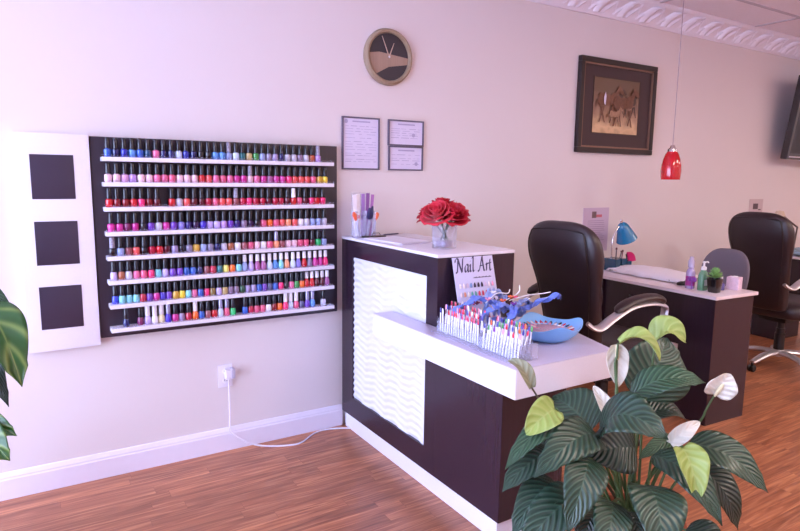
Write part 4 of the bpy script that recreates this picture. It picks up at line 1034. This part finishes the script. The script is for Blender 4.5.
# ================================================================ executive chairs
def make_chair(label, loc, rz):
    t = thing('office_chair', label, 'office chair', loc, rz, 'brown leather office chairs')
    S = [(.47, -.245, .05, .17), (.50, -.25, .056, .18), (.58, -.275, .058, .190), (.68, -.30, .054, .202), (.78, -.325, .048, .218), (.86, -.345, .038, .226), (.94, -.364, .060, .248),
         (1.03, -.380, .070, .256), (1.09, -.392, .064, .248), (1.135, -.403, .048, .222), (1.165, -.410, .036, .180), (1.182, -.414, .022, .125), (1.188, -.415, .008, .07)]
    b = bmn()
    loft(b, [[(cx + v, u, z) for u, v in sup(28, w * .93, d, 2.7)] for z, cx, d, w in S]); obj('backrest', b, M_LEATHER, t, sub=1)
    # padded front cushions
    b = bmn()
    for (za, zb, th) in ((.90, 1.13, .058), (.72, .89, .020), (.53, .72, .032)):
        rings = []
        for i in range(9):
            v = i / 8; z = za + (zb - za) * v; cx = -.25 - (z - .5) * .235 + .040; bul = math.sin(PI * v) ** .5 if 0 < v < 1 else 0.0
            w = .150 + .070 * min(1, (z - .47) / .5) - .05 * max(0, (z - 1.05) / .1)
            rings.append([(cx + p, u, z) for u, p in sup(20, w * (.80 + .1 * bul), .012 + th * bul, 2.6)])
        loft(b, rings)
    obj('back_cushion', b, M_LEATHER, t)
    # piping seam around the rear shell
    P = []
    def rear(z, s):
        for (z0_, c0, d0, w0), (z1_, c1, d1, w1) in zip(S, S[1:]):
            if z0_ <= z <= z1_:
                k = (z - z0_) / (z1_ - z0_); return c0 + (c1 - c0) * k - (d0 + (d1 - d0) * k) * .93, (w0 + (w1 - w0) * k) * s * .93
        return -.41, .1
    zz = [.52, .6, .7, .8, .9, 1.0, 1.07, 1.115]
    P = [(rear(z, .80)[0], -rear(z, .80)[1], z) for z in zz] + [(rear(1.14, .6)[0], -.15, 1.14), (rear(1.148, .6)[0], 0, 1.148), (rear(1.14, .6)[0], .15, 1.14)] + [(rear(z, .80)[0], rear(z, .80)[1], z) for z in reversed(zz)]
    b = bmn(); tube(b, curve_pts(P, 70), .0042, 6); obj('piping', b, M_LEATH2, t)
    b = bmn()
    rings = []
    for z, s in ((.405, .86), (.42, .96), (.45, 1.0), (.49, 1.0), (.52, .93), (.535, .78), (.538, .5)):
        rings.append([(.035 + u * s, v * s, z + (.012 if u > .2 else 0) * 0) for u, v in sup(32, .275, .262, 4)])
    loft(b, rings); obj('seat', b, M_LEATHER, t, sub=1)
    for s in (-1, 1):
        y = s * .292
        b = bmn()
        pts_ = curve_pts([(-.51, y * .93, .715), (-.485, y, .692), (-.43, y, .690), (-.35, y, .722), (-.21, y, .765), (-.06, y, .770), (.045, y, .755), (.10, y, .73), (.085, y, .65), (.05, y * .97, .56), (.01, y * .9, .47), (.0, y * .86, .425)], 60)
        tube(b, pts_, .026, 10, flat=.42, up=(0, 0, 1)); ar = obj('armrest', b, M_SILVER, t)
        b = bmn(); c_ = curve_pts([(-.32, y, .755), (-.21, y, .792), (-.07, y, .800), (.02, y, .790), (.08, y, .76)], 16)
        tube(b, c_, [.012] + [.031] * 1 + [.034] * 13 + [.028, .012], 12, flat=.62, up=(0, 0, 1)); obj('arm_pad', b, M_LEATHER, ar)
    b = bmn(); lathe(b, [(0, .12), (.036, .12), (.036, .26), (.030, .262), (.030, .30), (.024, .30), (.024, .40), (0, .40)], seg=20); obj('gas_column', b, M_BLACKP, t)
    b = bmn(); box(b, -.13, .13, -.10, .10, .365, .41, .012); tube(b, [(0, -.09, .385), (.02, -.27, .375)], .006, 8); obj('tilt_mechanism', b, M_BLACKP, t)
    b = bmn(); lathe(b, [(0, .085), (.05, .085), (.052, .12), (.04, .135), (0, .135)], seg=20); obj('hub', b, M_SILVER, t)
    for k in range(5):
        a = 2 * PI * k / 5 + .61; ca, sa = math.cos(a), math.sin(a)
        b = bmn(); P_ = [(.03 * ca, .03 * sa, .112), (.15 * ca, .15 * sa, .108), (.25 * ca, .25 * sa, .088), (.315 * ca, .315 * sa, .07)]
        tube(b, curve_pts(P_, 10), [.036, .035, .034, .033, .032, .031, .030, .028, .027, .025, .022], 10, flat=.6, up=(0, 0, 1)); lg = obj('star_leg', b, M_SILVER, t)
        b = bmn()
        for s in (-1, 1):
            Mw = Matrix.Translation((.315 * ca - sa * .014 * s, .315 * sa + ca * .014 * s, .0262)) @ Matrix.Rotation(a, 4, 'Z') @ Matrix.Rotation(PI / 2, 4, 'X')
            lathe(b, [(0, -.009), (.022, -.009), (.026, -.005), (.026, .005), (.022, .009), (0, .009)], seg=18, M=Mw)
        tube(b, [(.315 * ca, .315 * sa, .026), (.315 * ca, .315 * sa, .07)], .007, 8); obj('caster', b, M_BLACKP, lg)
    return t
ch1 = make_chair('brown leather office chair between the reception counter and manicure desk', (2.765, 2.245, 0), math.radians(3))
ch2 = dup(ch1, (4.855, 2.315, 0), math.radians(-3), 'brown leather office chair behind the manicure desk near the television')

gc = thing('grey_chair', 'grey round backed guest chair behind the manicure desk', 'chair', (4.00, 2.43, 0), math.radians(175))
b = bmn(); rings = []
def gring(z, cx, d, w): return [(cx + v + .10 * (u / .24) ** 2 * .35, u, z) for u, v in sup(28, w, d, 2.4)]
for z, cx, d, w in ((.52, -.19, .02, .12), (.56, -.195, .028, .15), (.63, -.205, .03, .175), (.72, -.215, .03, .188), (.80, -.225, .03, .186), (.86, -.232, .028, .165), (.905, -.238, .024, .125), (.93, -.24, .016, .07)):
    rings.append(gring(z, cx, d, w))
loft(b, rings); obj('backrest', b, M_GREYFAB, gc, sub=1)
b = bmn(); loft(b, [[(.02 + u * s, v * s, z) for u, v in sup(28, .23, .235, 3.2)] for z, s in ((.42, .85), (.435, .97), (.47, 1), (.49, .93), (.50, .7))]); obj('seat', b, M_GREYFAB, gc, sub=1)
b = bmn(); tube(b, curve_pts([(-.05, 0, .41), (-.2, 0, .42), (-.26, 0, .5), (-.255, 0, .70)], 14), .014, 8, flat=.6); obj('back_bar', b, M_BLACKP, gc)
for sx_, sy_ in ((1, 1), (1, -1), (-1, 1), (-1, -1)):
    b = bmn(); tube(b, [(.15 * sx_ - .02, .15 * sy_, .425), (.19 * sx_ - .02, .20 * sy_, .0)], .011, 10); obj('leg', b, M_BLACKP, gc)

# ================================================================ plants
LM = [leaf_mat('leaf_green', (34, 60, 46), (86, 118, 98), .34, 22), leaf_mat('leaf_green_light', (40, 72, 50), (104, 138, 108), .34, 22), leaf_mat('leaf_green_dark', (26, 44, 36), (60, 84, 70), .34, 22)]
LM.append(leaf_mat('houseplant_green', (40, 84, 30), (150, 170, 90), .28, 7, 1.0))
SPM = [leaf_mat('spathe_lime', (150, 170, 88), (196, 208, 140), .5, 10, .6), leaf_mat('spathe_white', (226, 220, 206), (240, 238, 226), .5, 9, .5), leaf_mat('spathe_wilted', (140, 140, 112), (186, 186, 160), .6, 9, .8)]
def blade(name, base, tip, width, arch, nh, m, parent, origin, shape='leaf', fold=.16, nu=22, nv=10, wav=.02, seed=0, cup=0.0):
    base = Vector(base) - origin; tip = Vector(tip) - origin
    d = tip - base; L_ = d.length
    fc = Vector(LEAF_FACE); rt = Vector(CAM_R)
    nrm = (Vector((0, 0, 1)) * nh[0] + fc * nh[1] + rt * nh[2]); nrm = (nrm - d * nrm.dot(d) / d.dot(d)).normalized()
    ctrl = base + d * .45 + (nrm * .75 + Vector((0, 0, .45))) * arch * 2.0
    rr = random.Random(seed); ph = rr.uniform(0, 6)
    b = bmn(); uvl = b.loops.layers.uv.new('UVMap'); G = []; UV = {}
    for i in range(nu + 1):
        t = i / nu
        p = base * (1 - t) ** 2 + ctrl * 2 * t * (1 - t) + tip * t * t
        tg = ((ctrl - base) * 2 * (1 - t) + (tip - ctrl) * 2 * t).normalized()
        n2 = (nrm - tg * nrm.dot(tg)).normalized(); s = tg.cross(n2)
        if shape == 'leaf':
            w = width / 2 * (math.sin(PI * min(1, t ** .78)) ** .75) * (1.12 - .25 * t) if 0 < t < 1 else .0004
            if t > .82: w = width / 2 * .62 * ((1 - t) / .18) ** 1.15 * (1 - .0) + .0004
        else:
            w = width / 2 * (math.sin(PI * min(1, (t * .97 + .03) ** .70)) ** .62) if t < 1 else .0004
        row = []
        for k in range(nv + 1):
            u = -1 + 2 * k / nv
            off = n2 * (w * fold * abs(u) - w * cup * (1 - u * u) + wav * width * math.sin(t * 13 + ph + (1 if u > 0 else -1)) * u * u)
            vtx = b.verts.new(p + s * u * w * (1 - .08 * fold) + off); UV[vtx] = (t, .5 + u / 2); row.append(vtx)
        G.append(row)
    for A, B in zip(G, G[1:]):
        for k in range(nv):
            f = b.faces.new((A[k], A[k + 1], B[k + 1], B[k]))
            for lp in f.loops: lp[uvl].uv = UV[lp.vert]
    o = obj(name, b, m, parent, ang=80, solid=.0009)
    return o

def pot_plant(root, R0, R1, H, m_pot, soil_z):
    b = bmn(); lathe(b, [(0, 0), (R0, 0), (R0 * 1.02, .01), (R1, H - .03), (R1 * 1.06, H - .03), (R1 * 1.06, H), (R1 * .96, H), (R1 * .94, soil_z - .02), (0, soil_z - .02)], seg=40); obj('pot', b, m_pot, root)
    b = bmn(); lathe(b, [(0, soil_z), (R1 * .6, soil_z + .004), (R1 * .93, soil_z - .004), (R1 * .93, soil_z - .018), (0, soil_z - .018)], seg=32); obj('soil', b, mat('potting_soil', (52, 34, 28), .9, var=.5, scale=60, bump=1, bscale=120), root)

pl = thing('peace_lily', 'large peace lily with white and lime flowers in front of the counter', 'potted plant', (STEM_ROOT[0] - .0, STEM_ROOT[1] - .05, 0))
PO = Vector(pl.location)
pot_plant(pl, .10, .145, .33, mat('terracotta', (150, 76, 48), .6, var=.1), .30)
rr = random.Random(8)
def stem_to(p, name, parent, m, r0=.005, r1=.003, lean=.05, mid=None):
    a = rr.uniform(0, 6.28); q = Vector((.05 * math.cos(a) * rr.random(), .05 * math.sin(a) * rr.random(), .30))
    e_ = Vector(p) - PO
    q.x += e_.x * .12; q.y += e_.y * .12
    c_ = q * .45 + e_ * .55; c_.z = max(c_.z, q.z + (e_.z - q.z) * .75) + .01
    b = bmn(); tube(b, curve_pts([q, c_, e_], 12), [r0 + (r1 - r0) * i / 12 for i in range(13)], 8); return obj(name, b, m, parent)
for k, (ba, ti, w, ar, nh, mi) in enumerate(LEAVES):
    lf = blade('leaf', ba, ti, w, ar, nh, LM[mi], pl, PO, seed=k)
    stem_to(ba, 'leaf_stalk', lf, M_STEMG)
for k, (ba, ti, w, ar, nh, kind, st, lab) in enumerate(SPATHES):
    sp_o = blade('flower_spathe', ba, ti, w, ar, nh, SPM[kind], pl, PO, shape='spathe', fold=.35 if kind != 1 else .2, cup=.25, wav=.03, seed=50 + k)
    sp_o['label'] = lab
    P = [Vector(p) - PO for p in st]
    last = P[-1]; P.append(Vector((.02 * math.cos(k), .02 * math.sin(k), .30)))
    b = bmn(); tube(b, curve_pts(P, 26), [.0028 + .0022 * i / 26 for i in range(27)], 8); obj('flower_stalk', b, M_STEMD if kind == 2 else M_STEMG, sp_o)
    if kind == 1 and k in (2, 6):
        a_ = Vector(ba) - PO; d_ = (Vector(ti) - Vector(ba)).normalized()
        b = bmn(); q0 = a_ + Vector((0, 0, .0)) + Vector(LEAF_FACE) * .004; tube(b, [q0, q0 + d_ * .02, q0 + d_ * .045, q0 + d_ * .05], [.003, .006, .005, .001], 8); obj('spadix', b, mat('spadix_cream', (222, 212, 170), .7, var=.2, scale=300), sp_o)
# thick young shoots and dry sheaths at the base
for k in range(9):
    a = k * .75; r = .02 + .035 * rr.random()
    b = bmn(); x, y = r * math.cos(a), r * math.sin(a); h = .10 + .10 * rr.random()
    tube(b, [(x, y, .295), (x * 1.3, y * 1.3, .30 + h * .5), (x * 1.8, y * 1.8, .30 + h)], [.008, .006, .002], 8)
    obj('dry_sheath' if k % 3 == 0 else 'young_shoot', b, mat('dry_brown', (150, 84, 48), .7, var=.2) if k % 3 == 0 else M_STEMG, pl)

sl_ = thing('leafy_houseplant', 'broad leaved green houseplant reaching in at the left edge', 'potted plant', (-.42, 2.33, 0))
PO = Vector(sl_.location)
pot_plant(sl_, .11, .15, .30, mat('white_pot', (220, 216, 224), .4), .27)
for k, (ba, ti, w, ar, nh, mi) in enumerate(SIDE_LEAVES):
    lf = blade('leaf', ba, ti, w, ar, nh, LM[mi], sl_, PO, seed=80 + k, fold=.3)
    e_ = Vector(ba) - PO; q = Vector((.02 * math.cos(k), .02 * math.sin(k), .27)); c_ = q * .4 + e_ * .6; c_.z += .06
    b = bmn(); tube(b, curve_pts([q, c_, e_], 12), .005, 8); obj('leaf_stalk', b, M_STEMG, lf)

# ================================================================ light
w = bpy.data.worlds.new('world'); SC.world = w; w.use_nodes = True
bg = w.node_tree.nodes['Background']; bg.inputs['Color'].default_value = (.56, .655, 1.0, 1); bg.inputs['Strength'].default_value = 11.0
def area(name, loc, rot, sx_, sy_, power, col):
    l = bpy.data.lights.new(name, 'AREA'); l.shape = 'RECTANGLE'; l.size = sx_; l.size_y = sy_; l.energy = power; l.color = col
    o = bpy.data.objects.new(name, l); COL.objects.link(o); o.location = loc; o.rotation_euler = rot; return o
for x in (2.4, 4.8, 7.2):
    area('ceiling_lamp', (x, -.2, ZC - .02), (0, 0, 0), 1.2, .6, 40, (1.0, .83, .72))
    area('ceiling_lamp', (x, -2.2, ZC - .02), (0, 0, 0), 1.2, .6, 20, (1.0, .84, .76))
SC.view_settings.view_transform = 'Standard'; SC.view_settings.look = 'None'
SC.view_settings.exposure = 0.14; SC.view_settings.gamma = 1.0; SC.view_settings.use_curve_mapping = False
